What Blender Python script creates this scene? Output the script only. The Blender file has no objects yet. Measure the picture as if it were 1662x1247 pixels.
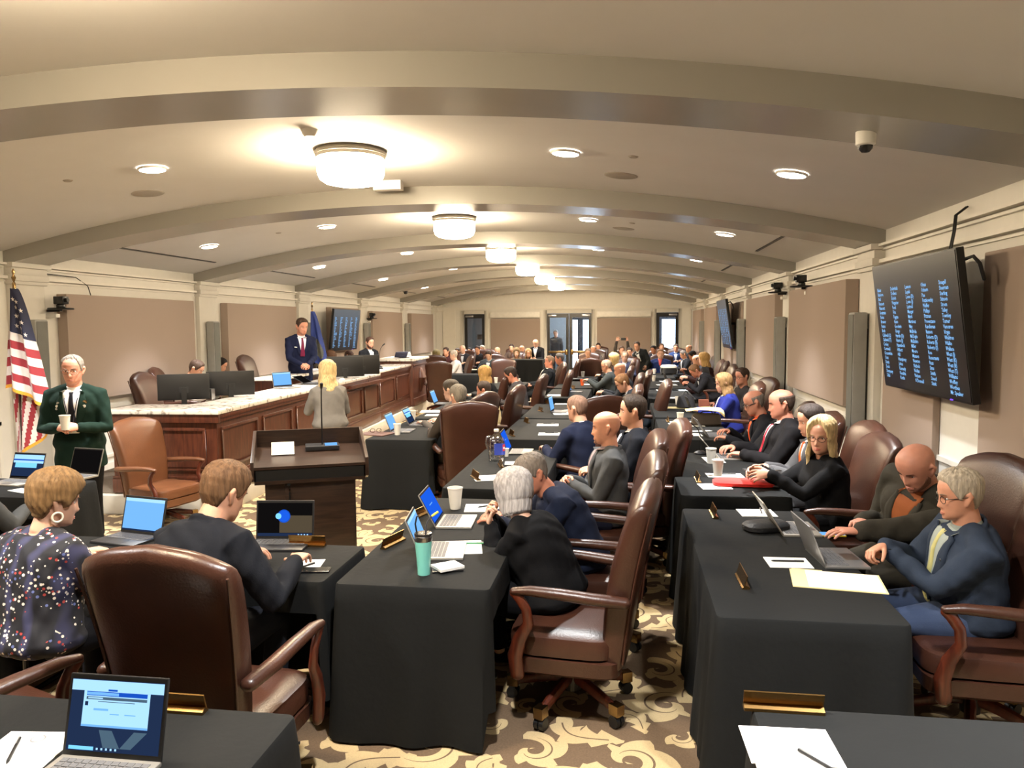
import bpy, bmesh, math, random
import numpy as np
from mathutils import Vector, Matrix
from mathutils.bvhtree import BVHTree
random.seed(7)
SC = bpy.context.scene
COL = SC.collection
PI = math.pi
# ------------------------------------------------------------------ camera
W, H, F = 1662, 1247, 1250.0
CAMH = 1.95
def cam_axes(vp=(1013, 528), roll=math.radians(-0.4)):
    d = Vector(((vp[0]-W/2)/F, (H/2-vp[1])/F, -1.0)).normalized()
    z = Vector((math.sin(roll), math.cos(roll), 0))
    z.z = -(z.dot(d))/d.z
    z.normalize()
    x = d.cross(z)
    return Matrix((x, d, z)).transposed()          # world axes written in camera axes
RC = cam_axes()
cd = bpy.data.cameras.new('camera')
cam = bpy.data.objects.new('camera', cd)
COL.objects.link(cam)
cd.sensor_fit = 'HORIZONTAL'
cd.sensor_width = 36.0
cd.lens = F/W*36.0
cd.clip_start = 0.05
cam.matrix_world = Matrix.Translation((0, 0, CAMH)) @ RC.transposed().to_4x4()
SC.camera = cam
def ray(px, py):
    return RC.transposed() @ Vector(((px-W/2)/F, (H/2-py)/F, -1.0))
def atz(px, py, z):
    r = ray(px, py); t = (z-CAMH)/r.z
    return Vector((0, 0, CAMH)) + r*t
def aty(px, py, y):
    r = ray(px, py); return Vector((0, 0, CAMH)) + r*(y/r.y)
def atx(px, py, x):
    r = ray(px, py); return Vector((0, 0, CAMH)) + r*(x/r.x)
# ------------------------------------------------------------------ world, exposure
wd = bpy.data.worlds.new('world'); SC.world = wd
wd.use_nodes = True
bg = wd.node_tree.nodes['Background']
bg.inputs[0].default_value = (0.75, 0.86, 1.0, 1); bg.inputs[1].default_value = 5.0
SC.view_settings.view_transform = 'Standard'
SC.view_settings.look = 'None'
SC.view_settings.gamma = 1.0
SC.view_settings.use_curve_mapping = False
SC.view_settings.exposure = 0.2
SC.cycles.use_denoising = True
SC.cycles.max_bounces = 6
SC.cycles.diffuse_bounces = 4
SC.cycles.sample_clamp_indirect = 6.0
# ------------------------------------------------------------------ room measures
XL, XR, XC = -6.9, 2.45, -2.21
YN, YB = -4.2, 29.0
BEAM0, PITCH = 4.2, 3.88
BAYS = [6.14+PITCH*k for k in range(-1, 6)]
CZ, CR = 3.385, 20.0          # ceiling apex and radius
BZ, BR = 3.205, 21.0          # beam soffit apex and radius
def ceil_z(x): return CZ - (CR - math.sqrt(CR*CR-(x-XC)**2))
def beam_z(x): return BZ - (BR - math.sqrt(BR*BR-(x-XC)**2))
# ------------------------------------------------------------------ lamps that light the room
WARM = (1.0, 0.995, 0.985)
CAN_W, DRUM_E = 58.0, 125.0
def lamp(name, kind, loc, watts, col, rot=(0, 0, 0), **kw):
    ld = bpy.data.lights.new(name, kind)
    ld.energy = watts; ld.color = col
    for k, v in kw.items(): setattr(ld, k, v)
    o = bpy.data.objects.new(name, ld); COL.objects.link(o)
    o.location = loc; o.rotation_euler = rot
    return o
for yb in BAYS:
    for dx in (-3.45, -1.75, 1.75, 3.45):
        x = XC+dx
        lamp('downlight_beam', 'AREA', (x, yb, ceil_z(x)-0.03), CAN_W*(.7 if abs(dx) > 3 else 1.4), WARM, (0, 0, 0),
             shape='DISK', size=0.15, spread=math.radians(78 if abs(dx) > 3 else 128))
lamp('door_daylight', 'AREA', (-0.9, YB+1.2, 1.6), 160.0, (0.72, 0.85, 1.0), (math.radians(-90), 0, 0),
     shape='RECTANGLE', size=3.4, size_y=2.2)

# ------------------------------------------------------------------ materials
def lin(c):
    return tuple(((v/255.0)/12.92 if v/255.0 <= 0.04045 else ((v/255.0+0.055)/1.055)**2.4) for v in c)
MATS = {}
def mat(name, rgb, rough=0.6, metal=0.0, noise=0.06, nscale=8.0, bump=0.0, bscale=60.0, spec=0.5, sheen=0.0,
        emit=0.0, coat=0.0, stretch=None, trans=0.0):
    """rgb in 0-255 display values; a soft noise varies the colour, an optional noise bumps it"""
    if name in MATS: return MATS[name]
    m = bpy.data.materials.new(name); m.use_nodes = True
    nt = m.node_tree; b = nt.nodes['Principled BSDF']
    c = lin(rgb)
    b.inputs['Roughness'].default_value = rough
    b.inputs['Metallic'].default_value = metal
    b.inputs['Specular IOR Level'].default_value = spec
    if sheen: b.inputs['Sheen Weight'].default_value = sheen
    if coat: b.inputs['Coat Weight'].default_value = coat
    if trans: b.inputs['Transmission Weight'].default_value = trans
    if emit:
        b.inputs['Emission Color'].default_value = (*c, 1); b.inputs['Emission Strength'].default_value = emit
    tc = nt.nodes.new('ShaderNodeTexCoord')
    src = tc.outputs['Object']
    if stretch:
        mp = nt.nodes.new('ShaderNodeMapping'); mp.inputs['Scale'].default_value = stretch
        nt.links.new(src, mp.inputs[0]); src = mp.outputs[0]
    if noise:
        n = nt.nodes.new('ShaderNodeTexNoise'); n.inputs['Scale'].default_value = nscale
        n.inputs['Detail'].default_value = 4
        nt.links.new(src, n.inputs['Vector'])
        r = nt.nodes.new('ShaderNodeValToRGB')
        r.color_ramp.elements[0].position = 0.3; r.color_ramp.elements[1].position = 0.7
        r.color_ramp.elements[0].color = (*[v*(1-noise) for v in c], 1)
        r.color_ramp.elements[1].color = (*[min(1, v*(1+noise)) for v in c], 1)
        nt.links.new(n.outputs['Fac'], r.inputs[0]); nt.links.new(r.outputs[0], b.inputs['Base Color'])
    else:
        b.inputs['Base Color'].default_value = (*c, 1)
    if bump:
        n2 = nt.nodes.new('ShaderNodeTexNoise'); n2.inputs['Scale'].default_value = bscale
        n2.inputs['Detail'].default_value = 3
        nt.links.new(src, n2.inputs['Vector'])
        bp = nt.nodes.new('ShaderNodeBump'); bp.inputs['Strength'].default_value = bump
        bp.inputs['Distance'].default_value = 0.01
        nt.links.new(n2.outputs['Fac'], bp.inputs['Height']); nt.links.new(bp.outputs[0], b.inputs['Normal'])
    MATS[name] = m
    return m
def glow(name, rgb, strength):
    if name in MATS: return MATS[name]
    m = bpy.data.materials.new(name); m.use_nodes = True
    nt = m.node_tree; nt.nodes.clear()
    o = nt.nodes.new('ShaderNodeOutputMaterial'); e = nt.nodes.new('ShaderNodeEmission')
    e.inputs[0].default_value = (*lin(rgb), 1); e.inputs[1].default_value = strength
    nt.links.new(e.outputs[0], o.inputs[0])
    MATS[name] = m
    return m
def wood(name, dark, light, scale=3.0, axis=(1, 1, 9), rough=0.35, coat=0.15):
    if name in MATS: return MATS[name]
    m = mat(name, dark, rough, coat=coat, noise=0)
    nt = m.node_tree; b = nt.nodes['Principled BSDF']
    tc = nt.nodes.new('ShaderNodeTexCoord'); mp = nt.nodes.new('ShaderNodeMapping')
    mp.inputs['Scale'].default_value = [scale*10/a for a in axis]
    n = nt.nodes.new('ShaderNodeTexNoise'); n.inputs['Scale'].default_value = 1.6; n.inputs['Detail'].default_value = 6
    n.inputs['Distortion'].default_value = 0.6
    r = nt.nodes.new('ShaderNodeValToRGB')
    r.color_ramp.elements[0].color = (*lin(dark), 1); r.color_ramp.elements[1].color = (*lin(light), 1)
    r.color_ramp.elements[0].position = 0.35; r.color_ramp.elements[1].position = 0.7
    nt.links.new(tc.outputs['Object'], mp.inputs[0]); nt.links.new(mp.outputs[0], n.inputs['Vector'])
    nt.links.new(n.outputs['Fac'], r.inputs[0]); nt.links.new(r.outputs[0], b.inputs['Base Color'])
    return m
M_WALL = mat('painted_wall', (222, 219, 211), 0.75, noise=0.02, bump=0.05, bscale=200)
M_TRIMP = mat('painted_trim', (224, 220, 210), 0.55, noise=0.02)
M_PIL = mat('painted_pilaster', (204, 200, 190), 0.6, noise=0.02)
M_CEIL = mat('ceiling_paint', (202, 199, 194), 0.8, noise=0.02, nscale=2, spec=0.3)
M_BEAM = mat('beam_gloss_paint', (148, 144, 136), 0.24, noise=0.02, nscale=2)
M_PANEL = mat('acoustic_fabric', (160, 144, 133), 0.95, noise=0.04, nscale=300, bump=0.2, bscale=500, spec=0.1)
M_SPK = mat('speaker_grey', (150, 150, 146), 0.6)
M_BLACK = mat('black_plastic', (16, 16, 17), 0.45)
M_SATIN = mat('black_satin', (22, 22, 24), 0.25)
M_LEATHER = mat('brown_leather', (62, 36, 26), 0.34, noise=0.16, nscale=6, bump=0.12, bscale=120, spec=0.5)
M_LEATHERT = mat('tan_leather', (98, 60, 36), 0.38, noise=0.15, nscale=5, bump=0.12, bscale=120)
M_CWOOD = wood('chair_wood', (62, 24, 13), (92, 40, 22), 4)
M_DWOOD = wood('dais_wood', (64, 31, 20), (94, 50, 32), 2.2, (1, 1, 9), 0.4)
M_LWOOD = wood('lectern_wood', (36, 24, 18), (58, 40, 30), 3, (9, 1, 1), 0.35)
M_BRASS = mat('brass', (150, 124, 84), 0.25, 1.0, noise=0.03)
M_GOLD = mat('gold_plate', (176, 138, 84), 0.25, 1.0, noise=0.04)
M_STEEL = mat('brushed_steel', (170, 170, 172), 0.3, 1.0, noise=0.04)
M_CHROME = mat('chrome', (205, 205, 205), 0.12, 1.0, noise=0)
M_CLOTH = mat('black_tablecloth', (19, 20, 20), 0.85, noise=0.12, nscale=3, bump=0.15, bscale=30, spec=0.2)
M_PAPER = mat('white_paper', (232, 230, 224), 0.8, noise=0.01)
M_MANILA = mat('manila_card', (226, 205, 148), 0.8, noise=0.03)
M_FOAM = mat('foam_cup', (226, 221, 208), 0.6, noise=0.02)
M_ALU = mat('laptop_aluminium', (150, 150, 152), 0.35, 0.7, noise=0.02)
M_KEYS = mat('keyboard_grey', (92, 92, 94), 0.6, noise=0.02)
# ------------------------------------------------------------------ mesh helpers
class MB:
    """collects points and faces; build() links them as one mesh object"""
    def __init__(s): s.v = []; s.f = []; s.m = []; s.mats = []
    def mi(s, m):
        if m not in s.mats: s.mats.append(m)
        return s.mats.index(m)
    def add(s, vs, fs, m=None):
        o = len(s.v); s.v.extend([tuple(v) for v in vs])
        k = s.mi(m) if m else 0
        for f in fs: s.f.append([i+o for i in f]); s.m.append(k)
    def box(s, x0, x1, y0, y1, z0, z1, m=None, tf=None):
        vs = [Vector(p) for p in ((x0,y0,z0),(x1,y0,z0),(x1,y1,z0),(x0,y1,z0),(x0,y0,z1),(x1,y0,z1),(x1,y1,z1),(x0,y1,z1))]
        if tf: vs = [tf @ v for v in vs]
        s.add(vs, [(0,3,2,1),(4,5,6,7),(0,1,5,4),(1,2,6,5),(2,3,7,6),(3,0,4,7)], m)
    def rings(s, rings, m=None, closed=True, cap=(True, True)):
        n = len(rings[0]); vs = [p for r in rings for p in r]; fs = []
        for i in range(len(rings)-1):
            for j in range(n if closed else n-1):
                a = i*n+j; b = i*n+(j+1) % n
                fs.append((a, b, b+n, a+n))
        if closed and cap[0]: fs.append(tuple(reversed(range(n))))
        if closed and cap[1]: fs.append(tuple(range((len(rings)-1)*n, len(rings)*n)))
        s.add(vs, fs, m)
    def lathe(s, prof, m=None, n=24, c=(0, 0, 0), tf=None, cap=(True, True)):
        R = []
        for r, z in prof:
            ring = [Vector((c[0]+r*math.cos(2*PI*k/n), c[1]+r*math.sin(2*PI*k/n), c[2]+z)) for k in range(n)]
            if tf: ring = [tf @ p for p in ring]
            R.append(ring)
        s.rings(R, m, cap=cap)
    def tube(s, pts, r, m=None, n=10, flat=1.0, up=None, round_end=False):
        """swept tube; r a number or list; flat scales the second axis"""
        pts = [Vector(p) for p in pts]; k = len(pts)
        rs = r if isinstance(r, (list, tuple)) else [r]*k
        fl = flat if isinstance(flat, (list, tuple)) else [flat]*k
        R = []; px = None
        P = []; RR = []; FL = []
        for i in range(k): P.append(pts[i]); RR.append(rs[i]); FL.append(fl[i])
        T = []
        for i in range(k):
            t = (pts[min(i+1, k-1)]-pts[max(i-1, 0)])
            T.append(t.normalized() if t.length > 1e-9 else Vector((0, 0, 1)))
        if round_end:
            P2, R2, T2, F2 = [], [], [], []
            for a in (0.98, 0.75, 0.4): 
                h = math.sqrt(max(0, 1-a*a)); P2.append(P[0]-T[0]*rs[0]*a*0.9); R2.append(rs[0]*max(h, 0.05)); T2.append(T[0]); F2.append(fl[0])
            P2 += P; R2 += RR; T2 += T; F2 += FL
            for a in (0.4, 0.75, 0.98):
                h = math.sqrt(max(0, 1-a*a)); P2.append(P[-1]+T[-1]*rs[-1]*a*0.9); R2.append(rs[-1]*max(h, 0.05)); T2.append(T[-1]); F2.append(fl[-1])
            P, RR, T, FL = P2, R2, T2, F2
        ref = Vector(up) if up else None
        for i in range(len(P)):
            t = T[i]
            if px is None:
                u = ref if ref else (Vector((0, 0, 1)) if abs(t.z) < 0.9 else Vector((0, 1, 0)))
                px = t.cross(u).normalized()
            x = (px - t*px.dot(t))
            x = x.normalized() if x.length > 1e-6 else px
            px = x; y = t.cross(x).normalized()
            R.append([P[i]+x*(RR[i]*math.cos(2*PI*j/n))+y*(RR[i]*FL[i]*math.sin(2*PI*j/n)) for j in range(n)])
        s.rings(R, m)
    def mesh(s, name, smooth=True, mats=None):
        me = bpy.data.meshes.new(name)
        me.from_pydata(s.v, [], s.f)
        for m in (mats or s.mats): me.materials.append(m)
        if s.mats and len(s.mats) > 1: me.polygons.foreach_set('material_index', s.m)
        if smooth:
            me.polygons.foreach_set('use_smooth', [True]*len(me.polygons))
        me.update()
        return me
    def build(s, name, m=None, parent=None, smooth=False, bevel=0.0, segs=2, loc=None, fix=True, auto=None):
        if m is not None: s.mats = [m]; s.m = [0]*len(s.f)
        me = s.mesh(name, False)
        if fix or bevel or auto is not None:
            bm = bmesh.new(); bm.from_mesh(me)
            if fix: bmesh.ops.recalc_face_normals(bm, faces=bm.faces)
            if bevel:
                bmesh.ops.remove_doubles(bm, verts=bm.verts, dist=1e-6)
                es = [e for e in bm.edges if len(e.link_faces) == 2 and e.calc_face_angle(0) > 0.6]
                bmesh.ops.bevel(bm, geom=es, offset=bevel, segments=segs, profile=0.6, affect='EDGES', clamp_overlap=True)
            bm.to_mesh(me); bm.free()
        if smooth or bevel:
            me.polygons.foreach_set('use_smooth', [True]*len(me.polygons))
            try: me.set_sharp_from_angle(angle=math.radians(40))
            except Exception: pass
        o = bpy.data.objects.new(name, me); COL.objects.link(o)
        if parent: o.parent = parent
        if loc: o.location = loc
        return o
def tag(o, label=None, cat=None, group=None, kind=None):
    if label: o['label'] = label
    if cat: o['category'] = cat
    if group: o['group'] = group
    if kind: o['kind'] = kind
    return o
def struct(o): o['kind'] = 'structure'; return o
def empty(name, loc=(0, 0, 0), rz=0.0, label=None, cat=None, group=None):
    o = bpy.data.objects.new(name, None); COL.objects.link(o)
    o.empty_display_size = 0.1
    o.location = loc; o.rotation_euler = (0, 0, rz)
    return tag(o, label, cat, group)
def copy_tree(o, parent=None, loc=None, rz=None, label=None, group=None):
    c = o.copy(); COL.objects.link(c)
    if parent: c.parent = parent
    for ch in list(o.children): copy_tree(ch, c)
    if loc is not None: c.location = loc
    if rz is not None: c.rotation_euler = (c.rotation_euler[0], c.rotation_euler[1], rz)
    if label: c['label'] = label
    if group: c['group'] = group
    return c
# ================================================================== ROOM SHELL
def carpet():
    mb = MB()
    base = mat('carpet_brown', (104, 86, 68), 0.95, noise=0.12, nscale=120, bump=0.3, bscale=400, spec=0.1)
    leaf = mat('carpet_leaf', (186, 164, 124), 0.95, noise=0.08, nscale=140, bump=0.3, bscale=400, spec=0.1)
    mb.add([(XL-0.1, YN-0.1, -0.002), (XR+0.1, YN-0.1, -0.002), (XR+0.1, YB+0.2, -0.002), (XL-0.1, YB+0.2, -0.002)], [(0, 1, 2, 3)], base)
    def strip(spine, wo, wi, z, m, cx, cy, rot, mir):
        c, s = math.cos(rot), math.sin(rot); L = []; R = []
        n = len(spine)
        for i, (x, y) in enumerate(spine):
            x2, y2 = spine[min(i+1, n-1)]; x1, y1 = spine[max(i-1, 0)]
            tx, ty = x2-x1, y2-y1; l = math.hypot(tx, ty) or 1; tx /= l; ty /= l
            for side, wd in ((L, wo[i]), (R, -wi[i])):
                px, py = x+ty*wd, y-tx*wd
                px *= mir
                side.append((cx+px*c-py*s, cy+px*s+py*c, z))
        mb.add(L+R, [(i, i+1, n+i+1, n+i) for i in range(n-1)], m)
    zz = [0]
    def scroll(cx, cy, R0, rot, mir, turns, lobes):
        n = 46; sp = []; wo = []; wi = []
        for i in range(n):
            t = i/(n-1); th = t*turns*2*PI
            r = R0*(1-0.80*t**0.8)
            sp.append((r*math.cos(th), r*math.sin(th)))
            w = R0*0.46*math.sin(PI*min(1, 0.12+t*0.95))**0.7
            saw = (t*lobes) % 1.0
            lob = 0.25+1.15*(1-saw)**0.8*min(1, saw*8)
            wo.append(w*(0.35+lob*0.9) if t < 0.72 else w*0.7)
            wi.append(w*0.66)
        sp.append((sp[-1][0]*0.7, sp[-1][1]*0.7)); wo.append(R0*.14); wi.append(R0*.1)
        strip(sp, wo, wi, zz[0], leaf, cx, cy, rot, mir)
        vn = [(x*0.985, y*0.985) for x, y in sp[4:34]]
        vw = [R0*0.028*math.sin(PI*i/29)+0.0008 for i in range(30)]
        strip(vn, vw, vw, zz[0]+.0001, base, cx, cy, rot, mir)
    def frond(cx, cy, Ls, rot, mir):
        n = 26; sp = []; wo = []; wi = []
        for i in range(n):
            t = i/(n-1)
            sp.append((Ls*(t-0.5), Ls*0.22*math.sin(PI*t*1.3)))
            w = Ls*0.29*math.sin(PI*(0.08+0.9*t))**0.8
            a = (t*4) % 1; b = (t*4+0.4) % 1
            wo.append(w*(0.45+0.75*(1-a))); wi.append(w*(0.4+0.5*(1-b)))
        strip(sp, wo, wi, zz[0], leaf, cx, cy, rot, mir)
        vn = sp[3:-4]; vw = [Ls*0.012]*len(vn)
        strip(vn, vw, vw, zz[0]+.0001, base, cx, cy, rot, mir)
    T = 0.92
    items = [('s', .24, .24, .185, 0.4, 1, 1.15, 6), ('s', .70, .66, .19, 3.4, 1, 1.15, 6), ('s', .72, .20, .135, 2.0, -1, 1.0, 5),
             ('s', .22, .68, .14, 5.2, -1, 1.0, 5), ('f', .47, .44, .36, 0.9, 1), ('f', .48, .90, .34, 2.4, -1), ('f', .94, .44, .32, 4.2, 1),
             ('f', .02, .48, .24, 1.2, -1), ('s', .47, .12, .075, 1.0, 1, .9, 4), ('s', .95, .90, .085, 4.0, -1, .9, 4), ('f', .05, .03, .22, 5.6, 1)]
    for iy in range(-2, 33):
        for ix in range(-8, 4):
            ox, oy = ix*T + (iy % 2)*0.31, iy*T
            if oy > YB or ox > XR or oy < -0.8: continue
            for ik, k in enumerate(items):
                zz[0] = -.0012+(ik+11*((ix+iy*2) % 4))*.00002
                cx, cy = ox+k[1]*T, oy+k[2]*T
                if not (XL < cx < XR and cy < YB): continue
                if k[0] == 's': scroll(cx, cy, k[3]*T, k[4], k[5], k[6], k[7])
                else: frond(cx, cy, k[3]*T*1.15, k[4], k[5])
    return struct(mb.build('floor', fix=False))
fl = carpet()
# ceiling: a shallow vault, and the beams under it
mb = MB(); xs = [XL-0.1+(XR-XL+0.2)*i/48 for i in range(49)]
for i in range(48):
    a, b = xs[i], xs[i+1]
    lo = [(a, YN, ceil_z(a)), (b, YN, ceil_z(b)), (b, YB+.1, ceil_z(b)), (a, YB+.1, ceil_z(a))]
    mb.add(lo, [(0, 1, 2, 3)]); mb.add([(x, y, z+0.12) for x, y, z in lo], [(3, 2, 1, 0)])
struct(mb.build('ceiling', M_CEIL, smooth=True, fix=False))
nb = 0
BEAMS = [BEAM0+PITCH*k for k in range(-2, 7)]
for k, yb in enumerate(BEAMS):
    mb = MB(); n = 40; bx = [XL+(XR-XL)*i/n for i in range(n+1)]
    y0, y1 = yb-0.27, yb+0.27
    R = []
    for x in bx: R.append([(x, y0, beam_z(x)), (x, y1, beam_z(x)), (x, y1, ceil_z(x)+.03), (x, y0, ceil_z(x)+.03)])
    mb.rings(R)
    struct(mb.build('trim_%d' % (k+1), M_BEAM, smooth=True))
# side walls
for nm, x0, x1 in (('wall_left', XL-0.12, XL), ('wall_right', XR, XR+0.12)):
    mb = MB(); mb.box(x0, x1, YN, YB, 0, ceil_z(XL)+.1); struct(mb.build(nm, M_WALL))
mb = MB(); mb.box(XL-.1, XR+.1, YN-.12, YN, 0, 3.6); struct(mb.build('wall_near', M_WALL))
# cornice bands, pilasters with capitals, panel mouldings on both side walls
tn = 20
for side in (0, 1):
    s = 1 if side == 0 else -1; xw = XL if side == 0 else XR
    def bx(mb, d, y0, y1, z0, z1): mb.box(min(xw, xw+s*d), max(xw, xw+s*d), y0, y1, z0, z1)
    mb = MB()
    bx(mb, 0.02, YN, YB, 2.49, 2.51); bx(mb, 0.06, YN, YB, 2.522, 2.556)
    bx(mb, 0.03, YN, YB, 2.645, 2.665); bx(mb, 0.075, YN, YB, 2.676, 2.70)
    struct(mb.build('trim_%d' % tn, M_TRIMP)); tn += 1
    for yb in BEAMS:
        mb = MB()
        bx(mb, 0.07, yb-0.25, yb+0.25, 0, 2.5)
        bx(mb, 0.10, yb-0.27, yb+0.27, 2.46, 2.50); bx(mb, 0.12, yb-0.28, yb+0.28, 2.50, 2.57)
        bx(mb, 0.10, yb-0.27, yb+0.27, 2.57, 2.65); bx(mb, 0.14, yb-0.30, yb+0.30, 2.65, 2.705)
        bx(mb, 0.09, yb-0.28, yb+0.28, 0, 0.16)
        struct(mb.build('trim_%d' % tn, M_PIL, bevel=0.006)); tn += 1
        # moulding rectangle under the panel of the bay
        c = yb+PITCH/2
        mb = MB()
        for (ya, yc, za, zc) in ((c-1.5, c+1.5, 0.88, 0.92), (c-1.5, c+1.5, 0.22, 0.26), (c-1.5, c-1.46, 0.22, 0.92), (c+1.46, c+1.5, 0.22, 0.92)):
            if yc < YB: bx(mb, 0.02, ya, yc, za, zc)
        if c+1.5 < YB: struct(mb.build('trim_%d' % tn, M_TRIMP)); tn += 1
    mb = MB(); bx(mb, 0.02, YN, YB, 0, 0.14); struct(mb.build('baseboard_left' if side == 0 else 'baseboard_right', M_TRIMP))
# ------------------------------------------------------------------ far wall with glazed doors
dX = lambda px: aty(px, 560, YB).x
DO = [(dX(754), dX(787)), (dX(888), dX(960)), (dX(1065), dX(1101))]
DT = 2.41
mb = MB(); xa = XL-.1
for a, b in DO:
    mb.box(xa, a, YB, YB+.14, 0, DT); xa = b
mb.box(xa, XR+.1, YB, YB+.14, 0, DT); mb.box(XL-.1, XR+.1, YB, YB+.14, DT, 3.5)
struct(mb.build('wall_far', M_WALL))
for i, (a, b) in enumerate(DO):
    mb = MB(); w = 0.13
    mb.box(a-w, a, YB-.04, YB+.0, 0, DT+w); mb.box(b, b+w, YB-.04, YB, 0, DT+w); mb.box(a, b, YB-.04, YB, DT, DT+w)
    struct(mb.build('trim_%d' % tn, M_PIL, bevel=.005)); tn += 1
mb = MB(); mb.box(XL, XR, YB-.04, YB, 2.58, 2.63); mb.box(XL, XR, YB-.06, YB, 2.63, 2.66)
mb.box(XL+.02, XL+.5, YB-.05, YB, 0, 2.58); mb.box(XR-.35, XR-.02, YB-.05, YB, 0, 2.58)
struct(mb.build('trim_%d' % tn, M_TRIMP)); tn += 1
M_DFRAME = mat('bronze_door_frame', (30, 29, 28), 0.35)
M_GLASS = bpy.data.materials.new('clear_glass'); M_GLASS.use_nodes = True
nt = M_GLASS.node_tree; nt.nodes.clear()
o_ = nt.nodes.new('ShaderNodeOutputMaterial'); mx = nt.nodes.new('ShaderNodeMixShader')
t_ = nt.nodes.new('ShaderNodeBsdfTransparent'); g_ = nt.nodes.new('ShaderNodeBsdfGlossy'); g_.inputs['Roughness'].default_value = 0.02
mx.inputs[0].default_value = 0.08; t_.inputs[0].default_value = (.92, .95, .97, 1)
nt.links.new(t_.outputs[0], mx.inputs[1]); nt.links.new(g_.outputs[0], mx.inputs[2]); nt.links.new(mx.outputs[0], o_.inputs[0])
def door(n, x0, x1, hinge):
    r = empty('door_%d' % n, ((x0+x1)/2, YB+.05, 0)); struct(r)
    h = (x1-x0)/2; st = 0.11
    mb = MB(); mb.box(-h, -h+st, -.025, .025, .01, DT-.01); mb.box(h-st, h, -.025, .025, .01, DT-.01)
    mb.box(-h+st, h-st, -.025, .025, DT-.16, DT-.01); mb.box(-h+st, h-st, -.025, .025, .01, .28)
    mb.build('door_frame', M_DFRAME, r)
    mb = MB(); mb.box(-h+st, h-st, -.006, .006, .28, DT-.16); mb.build('glass_pane', M_GLASS, r)
    mb = MB(); sg = 1 if hinge == 'l' else -1
    mb.box(-h+.05, h-.05, -.075, -.03, .92, 1.0); mb.box(sg*(h-.1)-.05, sg*(h-.1)+.05, -.09, -.025, .86, 1.05)
    mb.build('push_bar', M_BRASS, r, bevel=.008)
    mb = MB(); mb.box(-sg*(h-.05)-(.3 if sg < 0 else 0), -sg*(h-.05)+(0 if sg < 0 else .3), -.085, -.025, DT-.12, DT-.05)
    mb.build('door_closer', M_STEEL, r, bevel=.008)
    return r
door(1, *DO[0], 'l')
mid = (DO[1][0]+DO[1][1])/2
door(2, DO[1][0], mid-.01, 'l'); door(3, mid+.01, DO[1][1], 'r'); door(4, *DO[2], 'r')
# lobby beyond the doors
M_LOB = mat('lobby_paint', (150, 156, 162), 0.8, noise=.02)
LB = 34.0
mb = MB(); mb.box(XL, 4.2, YB+.14, LB, -.06, 0); struct(mb.build('floor_lobby', mat('lobby_stone', (120, 112, 100), .3)))
mb = MB(); mb.box(XL, 4.2, YB+.14, LB, 3.0, 3.1); struct(mb.build('ceiling_lobby', M_LOB))
mb = MB(); mb.box(XL-.1, XL, YB+.14, LB, 0, 3.1); struct(mb.build('wall_lobby_left', M_LOB))
mb = MB(); mb.box(4.2, 4.3, YB+.14, LB, 0, 3.1); struct(mb.build('wall_lobby_right', M_LOB))
lX = lambda px: aty(px, 560, LB).x
OP = [(lX(929), lX(937.5)), (lX(946), lX(957)), (lX(1074), lX(1097))]
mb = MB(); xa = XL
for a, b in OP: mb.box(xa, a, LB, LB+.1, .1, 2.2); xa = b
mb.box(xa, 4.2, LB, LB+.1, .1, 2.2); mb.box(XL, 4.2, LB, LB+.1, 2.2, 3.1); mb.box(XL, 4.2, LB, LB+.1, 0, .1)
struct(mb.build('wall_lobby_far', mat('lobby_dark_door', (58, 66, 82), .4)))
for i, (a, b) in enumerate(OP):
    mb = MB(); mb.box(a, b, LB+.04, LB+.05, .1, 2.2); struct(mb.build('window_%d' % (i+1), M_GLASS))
mb = MB(); mb.box(XL, dX(915), 31.6, 31.7, 0, 3.0); struct(mb.build('wall_lobby_partition', M_LOB))
lamp('lobby_fill', 'AREA', (-2.5, 30.4, 2.95), 40, (.85, .92, 1), shape='RECTANGLE', size=2.2, size_y=.3)  # added fill lights that brighten the lobby; no fixture is seen there
lamp('lobby_fill', 'AREA', (1.2, 31.5, 2.95), 40, (.85, .92, 1), shape='RECTANGLE', size=2.0, size_y=.3)
sg = MB(); p = aty(779, 547, 31.6); sg.box(p.x-.1, p.x+.1, 31.57, 31.6, p.z-.1, p.z+.1)
tag(sg.build('room_sign', M_BLACK, bevel=.004), 'small dark square sign on the grey lobby wall seen through a glass door', 'sign')
# ------------------------------------------------------------------ ceiling lamps and fittings
M_DRUM = glow('lamp_glass_lit', (255, 232, 196), DRUM_E)
M_LENS = glow('downlight_lens_lit', (255, 240, 220), 30.0)
ORD = ['nearest', 'second', 'third', 'fourth', 'fifth', 'sixth', 'seventh', 'eighth']
def drum(y):
    r = empty('ceiling_drum_lamp', (XC, y, 0)); z1 = ceil_z(XC)
    mb = MB(); mb.lathe([(.27, -.045), (.288, -.045), (.292, -.03), (.285, -.018), (.27, 0)], n=40, c=(0, 0, z1)); mb.build('metal_rim', mat('lamp_metal', (178, 172, 160), .35, .7), r, smooth=True)
    mb = MB(); mb.lathe([(.001, -.285), (.13, -.28), (.21, -.262), (.25, -.235), (.268, -.19), (.27, -.045)], n=36, c=(0, 0, z1)); mb.build('glass_bowl', M_DRUM, r, smooth=True)
    mb = MB(); mb.lathe([(.271, -.075), (.278, -.072), (.279, -.055), (.278, -.046), (.27, -.046)], n=40, c=(0, 0, z1)); mb.build('rim_band', mat('lamp_metal', (178, 172, 160), .35, .7), r, smooth=True)
    return r
vis = 0
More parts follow.
